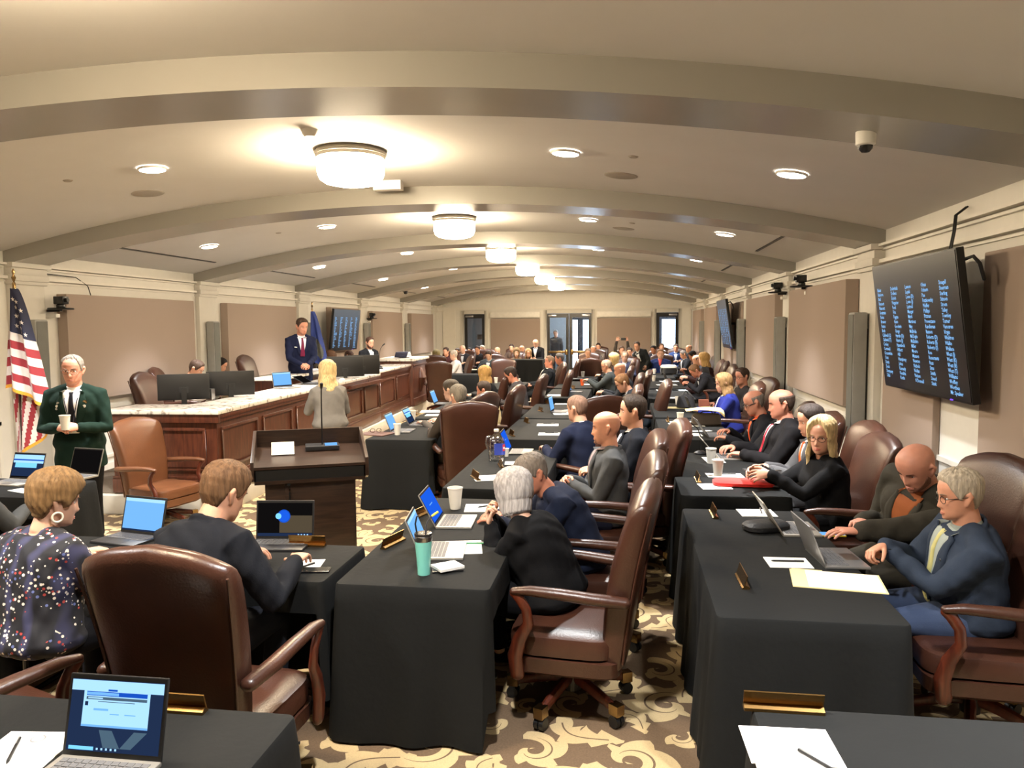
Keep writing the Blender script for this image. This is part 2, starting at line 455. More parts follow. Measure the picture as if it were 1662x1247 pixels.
for y in BAYS:
    r = drum(y)
    if y > 4:
        tag(r, '%s lit glass drum lamp from the camera along the middle of the vaulted ceiling' % ORD[vis], 'ceiling lamp', 'drum lamps along the vault'); vis += 1
    else: tag(r, 'lit glass drum lamp above the camera, out of frame', 'ceiling lamp', 'drum lamps along the vault')
mb1 = MB(); mb1.lathe([(.104, .004), (.112, .0), (.117, .006), (.118, .02)], n=28, cap=(False, False)); ring_me = mb1.mesh('trim_ring', mats=[mat('white_plastic', (225, 222, 214), .4)])
mb1 = MB(); mb1.lathe([(0.001, 0.004), (.104, .004), (.108, .02)], n=24); lens_me = mb1.mesh('lens', mats=[M_LENS])
ROWN = {-3.45: 'along the left wall', -1.75: 'left of the drum lamps', 1.75: 'right of the drum lamps', 3.45: 'along the right wall'}
for dx in (-3.45, -1.75, 1.75, 3.45):
    v = 0
    for y in BAYS:
        x = XC+dx
        r = empty('recessed_downlight', (x, y, ceil_z(x)-.025))
        r.rotation_euler = (0, math.atan2(dx, CR), 0)
        for nm, me in (('trim_ring', ring_me), ('lens', lens_me)):
            o = bpy.data.objects.new(nm, me); COL.objects.link(o); o.parent = r
        lab = 'recessed round downlight %s, %s from the camera' % (ROWN[dx], ORD[v]) if y > 4 else 'recessed round downlight %s, over the camera' % ROWN[dx]
        if y > 4: v += 1
        tag(r, lab, 'ceiling lamp', 'recessed downlights')
def ceil_thing(name, px, py, build, label, cat):
    r_ = ray(px, py); lo, hi = 0.5, 60.0
    for _ in range(60):
        t = (lo+hi)/2; p = Vector((0, 0, CAMH))+r_*t
        if p.z < ceil_z(p.x): lo = t
        else: hi = t
    p = Vector((0, 0, CAMH))+r_*lo
    b = MB(); build(b); o = b.build(name, smooth=True, loc=(p.x, p.y, ceil_z(p.x)))
    o.rotation_euler = (0, math.atan2(p.x-XC, CR), 0)
    return tag(o, label, cat)
M_WP = mat('white_plastic', (225, 222, 214), .4)
M_GRILL = mat('ceiling_grille', (150, 142, 130), .7)
ceil_thing('smoke_detector', 503, 211, lambda b: b.lathe([(0.001, -.05), (.04, -.05), (.055, -.03), (.065, 0)], M_WP), 'round white smoke detector above the nearest drum lamp', 'smoke detector')
for px, py, l in ((240, 314, 'left'), (1008, 285, 'right'), ):
    ceil_thing('ceiling_speaker', px, py, lambda b: b.lathe([(0.001, -.006), (.13, -.008), (.145, -.004), (.15, 0)], M_GRILL), 'round ceiling loudspeaker grille %s' % ('beyond the nearest left downlight' if l == 'left' else 'behind the nearest downlight right of the drum lamp'), 'speaker')
ceil_thing('ceiling_speaker', 1012, 371, lambda b: b.lathe([(0.001, -.006), (.13, -.008), (.145, -.004), (.15, 0)], M_GRILL), 'round ceiling loudspeaker grille in the second bay of the vault', 'speaker')
for px, py, l in ((110, 293, 'in the nearest left bay'), (1028, 254, 'in the nearest right bay'), (1026, 362, 'in the second right bay'), (452, 378, 'in the second left bay')):
    ceil_thing('sprinkler_head', px, py, lambda b: b.lathe([(0.001, -.012), (.03, -.01), (.04, 0)], M_GRILL), 'tiny recessed sprinkler cap %s of the ceiling' % l, 'sprinkler')
def beam_cam(px, py, y, lab, s=1.0, white=True):
    p = aty(px, py, y); r = empty('dome_camera', (p.x, y, beam_z(p.x)), 0, lab, 'security camera')
    b = MB(); b.lathe([(.06*s, -.10*s), (.075*s, -.09*s), (.078*s, -.01), (.078*s, 0.01)], n=24); b.build('housing', M_WP if white else M_BLACK, r, smooth=True)
    b = MB(); b.lathe([(.001, -.155*s), (.03*s, -.15*s), (.052*s, -.125*s), (.056*s, -.10*s)], n=20); b.build('dome_lens', M_SATIN, r, smooth=True)
beam_cam(1405, 236, 4.25, 'white dome security camera with a dark lens under the nearest beam', .64)
ceil_thing('dome_camera', 658, 473, lambda b: b.lathe([(0.001, -.09), (.05, -.07), (.065, 0)], M_BLACK), 'small black dome camera on the ceiling near the left wall', 'security camera')
ceil_thing('dome_camera', 1097, 465, lambda b: b.lathe([(0.001, -.11), (.05, -.09), (.07, 0)], M_GRILL), 'small grey dome camera on the ceiling far along the right side', 'security camera')
ceil_thing('dome_camera', 745, 498, lambda b: b.lathe([(0.001, -.11), (.06, -.08), (.07, 0)], M_BLACK), 'small black dome camera above the far left glass door', 'security camera')
for k in range(0, 5):
    for side, nmx in ((1, 'right'), (-1, 'left')):
        x = (XR-.62) if side > 0 else (XL+.62); y = BAYS[k+2]
        b = MB(); b.box(-.018, .018, -1.25, 1.25, -.006, .01)
        o = b.build('slot_diffuser', M_BLACK, loc=(x, y, ceil_z(x)-.002)); o.rotation_euler = (0, math.atan2(x-XC, CR), 0)
        tag(o, 'thin black slot air diffuser along the %s wall, %s ceiling bay' % (nmx, ORD[k]), 'air vent', 'slot diffusers')
# projector-like box beside nearest drum lamp
ceil_thing('exit_sign_box', 630, 294, lambda b: b.box(-.14, .14, -.05, .05, -.09, 0, M_WP), 'small white box hanging from the ceiling just past the nearest drum lamp', 'box')
# ------------------------------------------------------------------ acoustic panels, column speakers
def panel(side, y0, y1, z0, z1, d, label):
    b = MB(); xw = XL if side < 0 else XR; s = 1 if side < 0 else -1
    a, c = sorted((xw+s*.003, xw+s*d)); b.box(a, c, y0, y1, z0, z1)
    tag(b.build('acoustic_panel', M_PANEL, bevel=.012), label, 'acoustic panel', 'fabric wall panels')
bn = ['nearest', 'second', 'third', 'fourth', 'fifth', 'sixth']
for k in range(0, 6):
    yc = BEAM0+PITCH*(k+.5); y0, y1 = yc-1.42, yc+1.42
    if k == 0:
        panel(1, 4.55, 5.62, .45, 2.42, .06, 'tan fabric panel behind the near edge of the nearest right screen')
        panel(1, 6.4, 7.6, .45, 2.42, .06, 'tan fabric panel behind the far half of the nearest right screen')
        panel(-1, 4.7, 7.5, 1.05, 2.35, .12, 'tan fabric panel on the left wall nearest the camera')
    elif k == 3 :
        panel(1, y0, yc-.2, .6, 2.42, .06, 'tan fabric panel behind the near half of the far right screen')
        panel(1, yc+.2, y1, .6, 2.42, .06, 'tan fabric panel behind the far half of the far right screen')
        panel(-1, y0+.9, y1, 1.0, 2.42, .12, 'tan fabric panel behind the dais just past the left screen')
    else:
        if y1 > YB: continue
        panel(1, y0, y1, 1.07, 2.42, .14, 'tan fabric acoustic panel on the right wall, %s full bay from the camera' % {1: 'first', 2: 'second', 4: 'third', 5: 'fourth'}[k])
        panel(-1, y0, y1, 1.05, 2.38, .14, {1: 'tan fabric acoustic panel on the wall between the flag and the dais chairs', 2: 'tan fabric acoustic panel behind the standing man in navy suit', 4: 'tan fabric acoustic panel on the left wall past the bearded man', 5: 'last tan fabric acoustic panel on the left wall'}[k])
def far_panel(x0, x1, lab):
    b = MB(); b.box(x0, x1, YB-.06, YB-.003, .5, 2.22); tag(b.build('acoustic_panel', M_PANEL, bevel=.01), lab, 'acoustic panel', 'fabric wall panels')
    r = MB(); r.box(x0, x1, YB-.14, YB-.003, 2.26, 2.47); return r.build('projection_screen_case', M_WP, bevel=.01)
tag(far_panel(dX(797), dX(877), 'tan fabric panel on the far wall left of the double door'), 'long white roll-up screen case above the far left fabric panel', 'screen case')
tag(far_panel(dX(969), dX(1056), 'tan fabric panel on the far wall right of the double door'), 'long white roll-up screen case above the far right fabric panel', 'screen case')
for side in (1, -1):
    for i, yb in enumerate(BEAMS[3:8]):
        xw = XL if side < 0 else XR; s = 1 if side < 0 else -1
        r = empty('column_loudspeaker', (xw+s*.07, yb, 0), 0, 'slim grey column loudspeaker on the %s wall, %s pilaster from the camera' % ('left' if side < 0 else 'right', bn[i]), 'loudspeaker', 'column loudspeakers')
        b = MB(); b.box(*sorted((s*.0, s*.02)), -.05, .05, .95, 1.9); b.build('bracket', M_BLACK, r)
        b = MB(); b.box(*sorted((s*.02, s*.15)), -.1, .1, .78, 2.06); b.build('cabinet', M_SPK, r, bevel=.02)
        b = MB(); b.box(*sorted((s*.15, s*.155)), -.085, .085, .8, 2.04); b.build('grille', mat('speaker_grille', (112, 113, 108), .8, bump=.4, bscale=500), r)
# ------------------------------------------------------------------ small wall shelves with pan cameras
def ptz(side, px, py, label):
    xw = XL if side < 0 else XR; s = 1 if side < 0 else -1
    p = atx(px, py, xw+s*.3)
    if abs(p.y-11.2) < .4 and side > 0: p.y = 11.96
    r = empty('pan_tilt_camera', (xw, p.y, p.z), 0, label, 'camera', 'pan tilt cameras on wall shelves')
    b = MB(); b.lathe([(.001, 0), (.19, 0), (.2, .012), (.19, .03), (.001, .035)], n=28, c=(s*.26, 0, -.13)); b.box(*sorted((0, s*.26)), -.03, .03, -.165, -.13); b.build('shelf', M_BLACK, r, smooth=True)
    b = MB(); b.box(*sorted((0, s*.2)), -.05, .05, -.26, -.2); b.box(*sorted((0, s*.015)), -.09, .09, -.28, -.12); b.build('bracket', M_WP, r, bevel=.004)
    b = MB(); b.lathe([(.06, -.098), (.07, -.095), (.07, -.05), (.045, -.04)], n=20, c=(s*.26, 0, 0)); b.box(*sorted((s*.18, s*.36)), -.07, .07, -.04, .09); b.build('camera_head', M_SATIN, r, bevel=.012)
    b = MB(); b.tube([(s*.36, 0, .03), (s*.4, 0, .03)], .035); b.build('lens_barrel', M_BLACK, r)
    r.scale = (.72, .72, .72)
    return r
ptz(-1, 112, 490, 'black camera on a small wall shelf right of the striped flag')
ptz(-1, 610, 512, 'black camera on a small wall shelf right of the left screen')
ptz(1, 1286, 455, 'black camera on a round wall shelf, nearer of the two on the right wall')
ptz(1, 1250, 466, 'black camera on a round wall shelf, farther of the two on the right wall')
b = MB(); pts = [(XL+.05, 8.0, 2.62), (XL+.05, 8.9, 2.6), (XL+.06, 9.1, 2.5), (XL+.1, 9.15, 2.25)]
b.tube(pts, .006); tag(b.build('camera_cable', M_BLACK, smooth=True), 'thin black cable running along the cornice to the left wall camera', 'cable')
# ------------------------------------------------------------------ vote-board screens
TXT = glow('board_letters', (140, 196, 250), 1.1)
M_SCR = mat('screen_glass_dark', (15, 16, 19), .3, spec=.35)
COLS = ["Baker Bashore Bell Bennett Blancett Boatman Boles Brewer Burns Bush Caldwell_(C) Caldwell_(T) Conley Cornwell Crosswhite Cruz Davis Deck Dempsey Dills",
        "Dobrinski Dollens Echols Fetgatter Ford Frix Fugate Gann Goodwin Grego Hardin_(D) Harris_(J) Hasenbeck Hilbert Hill Humphrey Johns Kannady Kendrix Kerbs",
        "Lawson Lepak Lowe_(D) Lowe_(J) Luttrell Manger Marti Martinez May McBride McDugle McEntire Miller Moore Munson Newton Nichols Nollan Nelson O'Donnell",
        "Olsen Osburn Pae Patzkowsky Pfeiffer Phillips Pittman Provenzano Randleman Ranson Roberts_(D) Roberts_(E) Roberts_(S) Roe Rosecrants Russ Sims Smith Sneed Stark",
        "Steagall Stearman Sterling Stinson Strom Talley Townley Turner Vancuren Virgin Waldron Walke Wallace West_(J) West_(K) West_(R) West_(T) Williams Wolfley Worthen Mr._Speaker"]
def board(name, o, ax, ay, w, h, label, wall_dir, arm):
    """o: centre; ax: direction left-to-right as read; ay: up; builds in a local frame whose +Z faces the room"""
    ax = Vector(ax).normalized(); ay = Vector(ay); ay = (ay-ax*ay.dot(ax)).normalized(); az = ax.cross(ay)
    M = Matrix((ax, ay, az)).transposed().to_4x4(); M.translation = o
    r = bpy.data.objects.new(name, None); COL.objects.link(r); r.matrix_world = M
    tag(r, label, 'screen', 'vote board screens')
    b = MB(); b.box(-w/2, w/2, -h/2, h/2, -.055, -.004); b.build('housing', M_BLACK, r, bevel=.006)
    b = MB(); b.box(-w/2+.012, w/2-.012, -h/2+.016, h/2-.012, -.004, .0); b.build('screen', M_SCR, r)
    b = MB(); b.box(.3*w, .32*w, -h/2+.004, -h/2+.012, -.004, .003); b.build('status_light', glow('violet_led', (110, 70, 240), 2), r)
    fs = .047*h/1.02
    for i, c in enumerate(COLS):
        cu = bpy.data.curves.new('name_column', 'FONT'); cu.body = '\n'.join(x.replace('_', ' ') for x in c.split())
        cu.size = fs*.86; cu.space_line = .80/.86; cu.offset = .0006; cu.materials.append(TXT); cu.resolution_u = 1
        t0 = bpy.data.objects.new('t', cu); COL.objects.link(t0); dg = bpy.context.evaluated_depsgraph_get(); tm = bpy.data.meshes.new_from_object(t0.evaluated_get(dg), depsgraph=dg)
        bpy.data.objects.remove(t0); t = bpy.data.objects.new('name_column_text', tm); COL.objects.link(t); t.parent = r
        t.location = (-w/2+.055*w+i*.19*w, h/2-.215*h, .003)
    b = MB()
    b.box(-.25, .25, -.2, .2, -.09, -.055); b.build('mount_plate', M_BLACK, r)
    b = MB(); inv = M.inverted(); q = inv @ (Vector(o)+Vector(wall_dir)*arm)
    b.tube([(0, .0, -.08), (q.x*.5, q.y*.5, q.z*.6), (q.x, q.y, q.z)], .035); b.box(q.x-.2, q.x+.2, q.y-.2, q.y+.2, q.z-.02, q.z+.02); b.build('wall_arm', M_BLACK, r)
    b = MB(); b.tube([(w/2-.01, h*.42, -.06), (w/2+.03, h*.43, -.09), (w/2+.04, h*.38, -.12), (w/2+.03, h*.28, -.14)], .012, round_end=True); b.build('cable_loop', M_BLACK, r, smooth=True)
    return r
def board_from_px(side, tl, tr, br, bl, xt, xb, label, tiltless=False):
    a, b_, c, d = atx(*tl, xt), atx(*tr, xt), atx(*br, xb), atx(*bl, xb)
    o = (a+b_+c+d)/4
    ax = ((b_-a)+(c-d)); ay = ((a-d)+(b_-c))
    w = ((b_-a).length+(c-d).length)/2; h = ((a-d).length+(b_-c).length)/2
    ax = Vector((0, ax.y, 0)); ay = Vector((ay.x, 0, ay.z))
    wd = (1, 0, 0) if side > 0 else (-1, 0, 0); arm = abs((XR if side > 0 else XL)-o.x)-.01
    return board('vote_board_screen', o, ax, ay, w, h, label, wd, arm)
board_from_px(1, (1417, 432), (1553, 403), (1575, 655), (1434, 627), 2.10, 2.24, 'large dark wall screen listing names in five columns on the near right wall')
board_from_px(1, (1164, 489), (1176, 488), (1190, 568), (1172, 560), 2.08, 2.24, 'second wall screen far along the right wall catching a bright reflection')
board_from_px(-1, (541, 501), (586, 504), (579, 570), (538, 567), -6.5, -6.62, 'wall screen of name columns on the left wall behind the dais')
b = MB()
for dx in (0, .03):
    b.tube([(XR-.02, 6.0+dx, 2.78), (XR-.1, 5.98+dx, 2.72), (XR-.12, 5.95+dx, 2.6), (XR-.16, 5.95+dx, 2.36)], .007)
tag(b.build('screen_cable', M_BLACK, smooth=True), 'pair of thin dark cables dropping from the cornice to the near right screen', 'cable')
# ================================================================== FURNITURE
def superring(cx, cy, z, a, b, n=28, e=4.0):
    R = []
    for k in range(n):
        t = 2*PI*k/n; c, s = math.cos(t), math.sin(t)
        R.append(Vector((cx+a*math.copysign(abs(c)**(2/e), c), cy+b*math.copysign(abs(s)**(2/e), s), z)))
    return R
def make_chair(leather, name_label, far=False):
    t = empty('executive_chair', (0, -50, 0), 0, name_label, 'chair')
    b = MB(); n = 28
    R = [superring(0, .01, z, a, c, n, 5) for z, a, c in ((.345, .255, .25), (.355, .275, .27), (.42, .28, .275), (.445, .272, .268), (.46, .24, .235), (.466, .15, .15), (.468, .03, .03))]
    b.rings(R); b.build('seat_cushion', leather, t, smooth=True)
    b = MB(); b.rings([superring(0, 0, z, a, c, n, 7) for z, a, c in ((.25, .25, .25), (.27, .275, .275), (.34, .28, .28), (.346, .25, .25))]); b.build('seat_frame', leather, t, smooth=True)
    # backrest
    b = MB(); rows = []
    def brow(v, k):
        half = .245+.065*v**1.3; th = .06*k
        row = []
        for p in superring(0, 0, 0, half*(1-.10*(1-k)), th, 32, 5):
            z = .30+v*(.80+.085*(1-(p.x/.32)**2))
            row.append(Vector((p.x, -.235-.17*v+.045*math.sin(PI*v)*(1 if p.y > 0 else .4)+p.y+.03*(abs(p.x)/.3)**3*v, z)))
        return row
    for v, k in ((0, .7), (.02, .95), (.15, 1), (.3, 1), (.45, 1.02), (.6, 1.04), (.75, 1.04), (.87, 1.02), (.94, .95), (.98, .75), (1.0, .42), (1.004, .1)): rows.append(brow(v, k))
    b.rings(rows); back = b.build('backrest', leather, t, smooth=True)
    if not far:
        for s in (-1, 1):
            b = MB(); pts = []
            for i in range(14):
                v = .05+.93*i/13; half = .245+.065*v**1.3
                pts.append((s*(half-.004), -.235-.17*v+.045*math.sin(PI*v)*.4-.048+.03*v, .30+v*.805))
            b.tube(pts, .006, n=6); b.build('piping', leather, back, smooth=True)
    am = MB(); pm = MB()
    am.tube([(.305, .215, .27), (.308, .225, .36), (.312, .20, .45), (.318, .155, .53), (.322, .165, .60), (.322, .20, .655), (.322, .225, .675)],
            [.036, .038, .034, .028, .025, .026, .022], n=12, flat=.62, up=(1, 0, 0), round_end=True)
    pm.tube([(.322, .225, .685), (.322, .15, .692), (.32, .0, .685), (.316, -.15, .672), (.30, -.30, .66)], [.022, .03, .034, .036, .034], n=12, flat=.8, up=(0, 0, 1), round_end=True)
    a_me = am.mesh('armrest', mats=[M_CWOOD]); p_me = pm.mesh('arm_pad', mats=[leather])
    for s in (1, -1):
        o = bpy.data.objects.new('armrest', a_me); COL.objects.link(o); o.parent = t; o.scale = (s, 1, 1)
        p = bpy.data.objects.new('arm_pad', p_me); COL.objects.link(p); p.parent = o
    leg = MB(); leg.tube([(.03, 0, .145), (.12, 0, .135), (.24, 0, .105), (.325, 0, .082)], [.03, .032, .028, .022], n=8, flat=.8, up=(0, 1, 0))
    cap = MB(); cap.box(.285, .343, -.025, .025, .062, .115)
    cas = MB()
    for s in (-1, 1): cas.tube([(.315, s*.004, .03), (.315, s*.026, .03)], .03, n=14)
    cas.box(.295, .335, -.016, .016, .03, .075)
    if far:
        b = MB(); b.tube([(0, 0, .1), (0, 0, .27)], .03)
        for k in range(5):
            R = Matrix.Rotation(2*PI*k/5+.3, 4, 'Z'); o0 = len(b.v)
            for q in (leg, cas): b.add([R @ Vector(v) for v in q.v], q.f)
        b.build('swivel_base', M_CWOOD, t)
        return t
    b = MB(); b.tube([(0, 0, .08), (0, 0, .16)], .045, n=14); b.tube([(0, 0, .16), (0, 0, .27)], .025, n=14); b.box(-.1, .1, -.12, .12, .235, .262)
    b.tube([(.05, 0, .245), (.30, .06, .24)], .006, n=6); b.build('gas_column', M_BLACK, t, smooth=False)
    l_me = leg.build('base_leg', M_CWOOD, None, smooth=True); k_me = cap.mesh('brass_cap', False, [M_BRASS]); c_me = cas.mesh('caster', False, [M_BLACK])
    for k in range(5):
        o = l_me if k == 0 else l_me.copy()
        if k: COL.objects.link(o)
        o.parent = t; o.rotation_euler = (0, 0, 2*PI*k/5+.3)
        for nm, me in (('brass_cap', k_me), ('caster', c_me)):
            c = bpy.data.objects.new(nm, me); COL.objects.link(c); c.parent = o
    return t
CH_NEAR = make_chair(M_LEATHER, 'x'); CH_FAR = make_chair(M_LEATHER, 'x', True); CH_TAN = make_chair(M_LEATHERT, 'x'); CH_TAN.scale = (.95, .95, .9)
USED = set()
def chair(x, y, ang, label, kind='near', group='leather chairs at the tables', z=0.0):
    """ang: direction the sitter faces, degrees from +X"""
    src = {'near': CH_NEAR, 'far': CH_FAR, 'tan': CH_TAN}[kind]
    rz = math.radians(ang)-PI/2
    if kind not in USED:
        USED.add(kind); src.location = (x, y, z); src.rotation_euler = (0, 0, rz); tag(src, label, 'chair', group); return src
    return copy_tree(src, loc=(x, y, z), rz=rz, label=label, group=group)
# ------------------------------------------------------------------ tables under black cloths
def table(x0, x1, y0, y1, label, open_side='E', seed=0, detail=1.0, group='tables under black cloths', adj=''):
    """open_side: where people sit (E W N S); there the cloth hangs only a little"""
    rnd = random.Random(seed); cx, cy = (x0+x1)/2, (y0+y1)/2; hx, hy = (x1-x0)/2, (y1-y0)/2
    t = empty('draped_table', (cx, cy, 0), 0, label, 'table', group)
    per = []; r = .03; N = int(150*detail)
    segs = [((hx, -hy+r), (hx, hy-r), 'E'), ((hx-r, hy), (-hx+r, hy), 'N'), ((-hx, hy-r), (-hx, -hy+r), 'W'), ((-hx+r, -hy), (hx-r, -hy), 'S')]
    nrm = {'E': (1, 0), 'N': (0, 1), 'W': (-1, 0), 'S': (0, -1)}; L = 4*(hx+hy); order = 'ENWS'
    for i, (a, b, d) in enumerate(segs):
        l = math.hypot(b[0]-a[0], b[1]-a[1]); n = max(4, int(N*l/L))
        for k in range(n+1): u = k/n; per.append((a[0]+(b[0]-a[0])*u, a[1]+(b[1]-a[1])*u, nrm[d], d, min(u, 1-u)*l))
        d2 = order[(i+1) % 4]
        c = ((a[0]+b[0])*0, 0)
        cc = {'E': (hx-r, hy-r), 'N': (-hx+r, hy-r), 'W': (-hx+r, -hy+r), 'S': (hx-r, -hy+r)}[d]
        for k in range(1, 4):
            an = k/4*PI/2; n1, n2 = nrm[d], nrm[d2]
            nx, ny = n1[0]*math.cos(an)+n2[0]*math.sin(an), n1[1]*math.cos(an)+n2[1]*math.sin(an)
            per.append((cc[0]+nx*r, cc[1]+ny*r, (nx, ny), 'C'+d+d2, 0))
    f1, f2, p1, p2 = rnd.uniform(9, 13), rnd.uniform(23, 31), rnd.uniform(0, 6), rnd.uniform(0, 6)
    s = 0; S = [0]
    for i in range(1, len(per)): s += math.hypot(per[i][0]-per[i-1][0], per[i][1]-per[i-1][1]); S.append(s)
    rings = []
    def zb(d, e):
        if d == open_side: return .60
        if d[0] == 'C' and open_side in d[1:]: return .18
        return .012
    for q in range(-2, int(9*detail)+1):
        row = []
        for (x, y, n, d, e), s in zip(per, S):
            if q == -2: off, z = -.02, .752
            elif q == -1: off, z = -.004, .750
            else:
                u = q/int(9*detail); z = .742-(.742-zb(d, e))*u; dep = (.742-z)/.73
                corner = math.exp(-(e/.12)**2)
                amp = .022*dep*(1-.5*math.exp(-(e/.2)**2))
                if d in adj: amp *= .25
                off = .004+dep*(.012 if d in adj else .03)+amp*(math.sin(s*f1+p1)+.6*math.sin(s*f2+p2))+corner*dep*(0 if d in adj else .035)
                if q == 0: off = .001
                if open_side in d: off *= .6
            row.append(Vector((x+n[0]*off, y+n[1]*off, z)))
        rings.append(row)
    b = MB(); b.rings(rings, cap=(True, False)); b.build('tablecloth', M_CLOTH, t, smooth=True)
    b = MB(); b.box(-hx+.02, hx-.02, -hy+.02, hy-.02, .70, .742); b.build('tabletop', M_FOAM, t)
    lx, ly = (hx-.12, hy-.15)
    for sgn in (-1, 1):
        b = MB()
        if hy > hx: P = [(-lx, sgn*ly, .7), (-lx, sgn*ly, .02), (lx, sgn*ly, .02), (lx, sgn*ly, .7)]
        else: P = [(sgn*lx, -ly, .7), (sgn*lx, -ly, .02), (sgn*lx, ly, .02), (sgn*lx, ly, .7)]
        b.tube(P[:2], .014); b.tube([P[1], P[2]], .014); b.tube(P[2:], .014); b.build('folding_leg', M_SATIN, t)
    return t
# ------------------------------------------------------------------ small things; local -Y is the user's side
SCR = dict(sky=glow('screen_sky_blue', (110, 170, 235), 1.15), blue=glow('screen_deep_blue', (28, 92, 225), 1.0), page=glow('screen_page', (165, 215, 255), 1.1),
           navy=glow('screen_navy', (36, 52, 84), .8), bar=glow('screen_bar', (24, 80, 190), 1.0), dark=glow('screen_dark', (22, 20, 20), .6), grey=glow('screen_grey', (90, 100, 105), .8),
           cyan=glow('screen_cyan', (120, 200, 255), 1.2), tan=glow('screen_tan', (96, 84, 66), .7), teal=glow('screen_teal', (84, 110, 130), .8))
M_LDARK = mat('laptop_dark', (38, 38, 40), .4)
def screen_mesh(b, w, h, style, y, z0):
    """draws the picture on a lid lying in the XZ plane, front towards -Y"""
    def q(x0, x1, za, zc, m, k): b.add([(x0*w, y-k*.0004, z0+za*h), (x1*w, y-k*.0004, z0+za*h), (x1*w, y-k*.0004, z0+zc*h), (x0*w, y-k*.0004, z0+zc*h)], [(0, 1, 2, 3)], SCR[m])
    if style == 'blue': q(-.5, .5, 0, 1, 'blue', 1); q(-.5, .5, 0, .05, 'navy', 2); q(-.2, .1, .55, .58, 'sky', 2)
    elif style == 'sky': q(-.5, .5, 0, 1, 'sky', 1); q(-.5, .5, 0, .05, 'navy', 2); q(-.5, .5, .90, 1, 'page', 2)
    elif style == 'web': q(-.5, .5, 0, 1, 'navy', 1); q(-.5, .5, .62, .97, 'page', 2); q(-.5, .5, .72, .78, 'bar', 3); q(-.42, .3, .42, .62, 'cyan', 2); q(-.5, .5, 0, .05, 'dark', 2)
    elif style == 'site':
        q(-.5, .5, 0, 1, 'navy', 1); q(-.5, .5, .84, .99, 'page', 2); q(-.1, -.0, .845, .872, 'bar', 3); q(-.36, .36, .34, .84, 'page', 3); q(-.33, .33, .775, .835, 'bar', 4); q(-.33, .02, .785, .825, 'sky', 5)
        q(-.33, .33, .72, .76, 'teal', 4); q(-.31, -.15, .733, .75, 'page', 5); q(-.34, -.305, .63, .69, 'navy', 4); q(-.24, -.08, .57, .60, 'sky', 4); q(-.06, .04, .52, .535, 'sky', 4); q(.10, .22, .52, .535, 'sky', 4); q(-.2, .2, .69, .70, 'teal', 4)
        q(-.36, .36, .34, .37, 'sky', 4); q(-.47, -.2, .015, .065, 'cyan', 2)
        for i in range(5): q(-.17+i*.05, -.15+i*.05, .025, .055, 'page', 2)
        b.add([(-.16*w, y-.0006, z0+.3*h), (-.02*w, y-.0006, z0+.3*h), (.08*w, y-.0006, z0+.06*h), (-.1*w, y-.0006, z0+.06*h)], [(0, 1, 2, 3)], SCR['teal'])
        b.add([(.22*w, y-.0006, z0+.3*h), (.36*w, y-.0006, z0+.3*h), (.2*w, y-.0006, z0+.06*h), (.08*w, y-.0006, z0+.06*h)], [(0, 1, 2, 3)], SCR['teal'])
    elif style == 'orb':
        q(-.5, .5, 0, 1, 'dark', 1); q(-.1, .5, .1, .62, 'tan', 2)
        for m, r, k, n in (('bar', .20, 3, 26), ('blue', .17, 4, 26), ('cyan', .09, 5, 20)):
            cx = -.02 if m != 'cyan' else -.12
            b.add([(w*cx+h*r*math.cos(2*PI*i/n), y-k*.0004, z0+h*.6+h*r*math.sin(2*PI*i/n)) for i in range(n)], [tuple(range(n))], SCR[m])
        q(-.5, .5, 0, .09, 'navy', 3)
        for i in range(4): q(.24+i*.055, .265+i*.055, .03, .06, 'page', 6)
    elif style == 'photo': q(-.5, .5, 0, 1, 'dark', 1); q(-.5, .5, .3, .9, 'grey', 2); q(-.2, .3, .35, .7, 'sky', 3)
    else: q(-.5, .5, 0, 1, 'dark', 1)
def laptop(x, y, ang, style, label, z=.752, w=.31, d=.215, open_=110, body=None, lid_rim=None):
    """ang: direction (deg) the user faces when looking at it"""
    body = body or M_ALU
    r = empty('laptop', (x, y, z), math.radians(ang)-PI/2, label, 'laptop', None)
    b = MB(); b.box(-w/2, w/2, -d/2, d/2, 0, .014); o = b.build('base', body, r, bevel=.004)
    b = MB()
    for i in range(5):
        for j in range(12):
            x0 = -w*.44+j*w*.88/12; y0 = -d*.06+i*d*.48/5
            b.box(x0+.001, x0+w*.88/12-.002, y0+.001, y0+d*.48/5-.002, .014, .0158)
    b.build('keyboard', M_KEYS, o)
    b = MB(); b.box(-w*.17, w*.17, -d*.45, -d*.12, .0138, .0146); b.build('touchpad', M_LDARK if body is M_LDARK else M_STEEL, o)
    a = math.radians(open_-90); R = Matrix.Translation((0, d/2-.004, .012)) @ Matrix.Rotation(-a, 4, 'X')
    b = MB(); b.box(-w/2, w/2, 0, .007, 0, d); l = b.build('lid', lid_rim or body, r, bevel=.003); l.matrix_local = R
    b = MB(); b.box(-w/2+.003, w/2-.003, -.0006, .001, .004, d-.003); b.build('bezel', M_BLACK, l)
    b = MB(); screen_mesh(b, w-.02, d-.03, style, -.001, .016); b.build('display', None, l, fix=False)
    return r
CUP = None
def foam_cup(x, y, z, label, s=1.0, m=None, group='white foam cups', name='foam_cup'):
    b = MB(); b.lathe([(.001, .0), (.029*s, 0), (.042*s, .115*s), (.0445*s, .117*s), (.0445*s, .124*s), (.041*s, .124*s), (.039*s, .112*s), (.028*s, .01), (.001, .01)], n=24)
    o = b.build(name, m or M_FOAM, smooth=True, loc=(x, y, z)); return tag(o, label, 'cup', group)
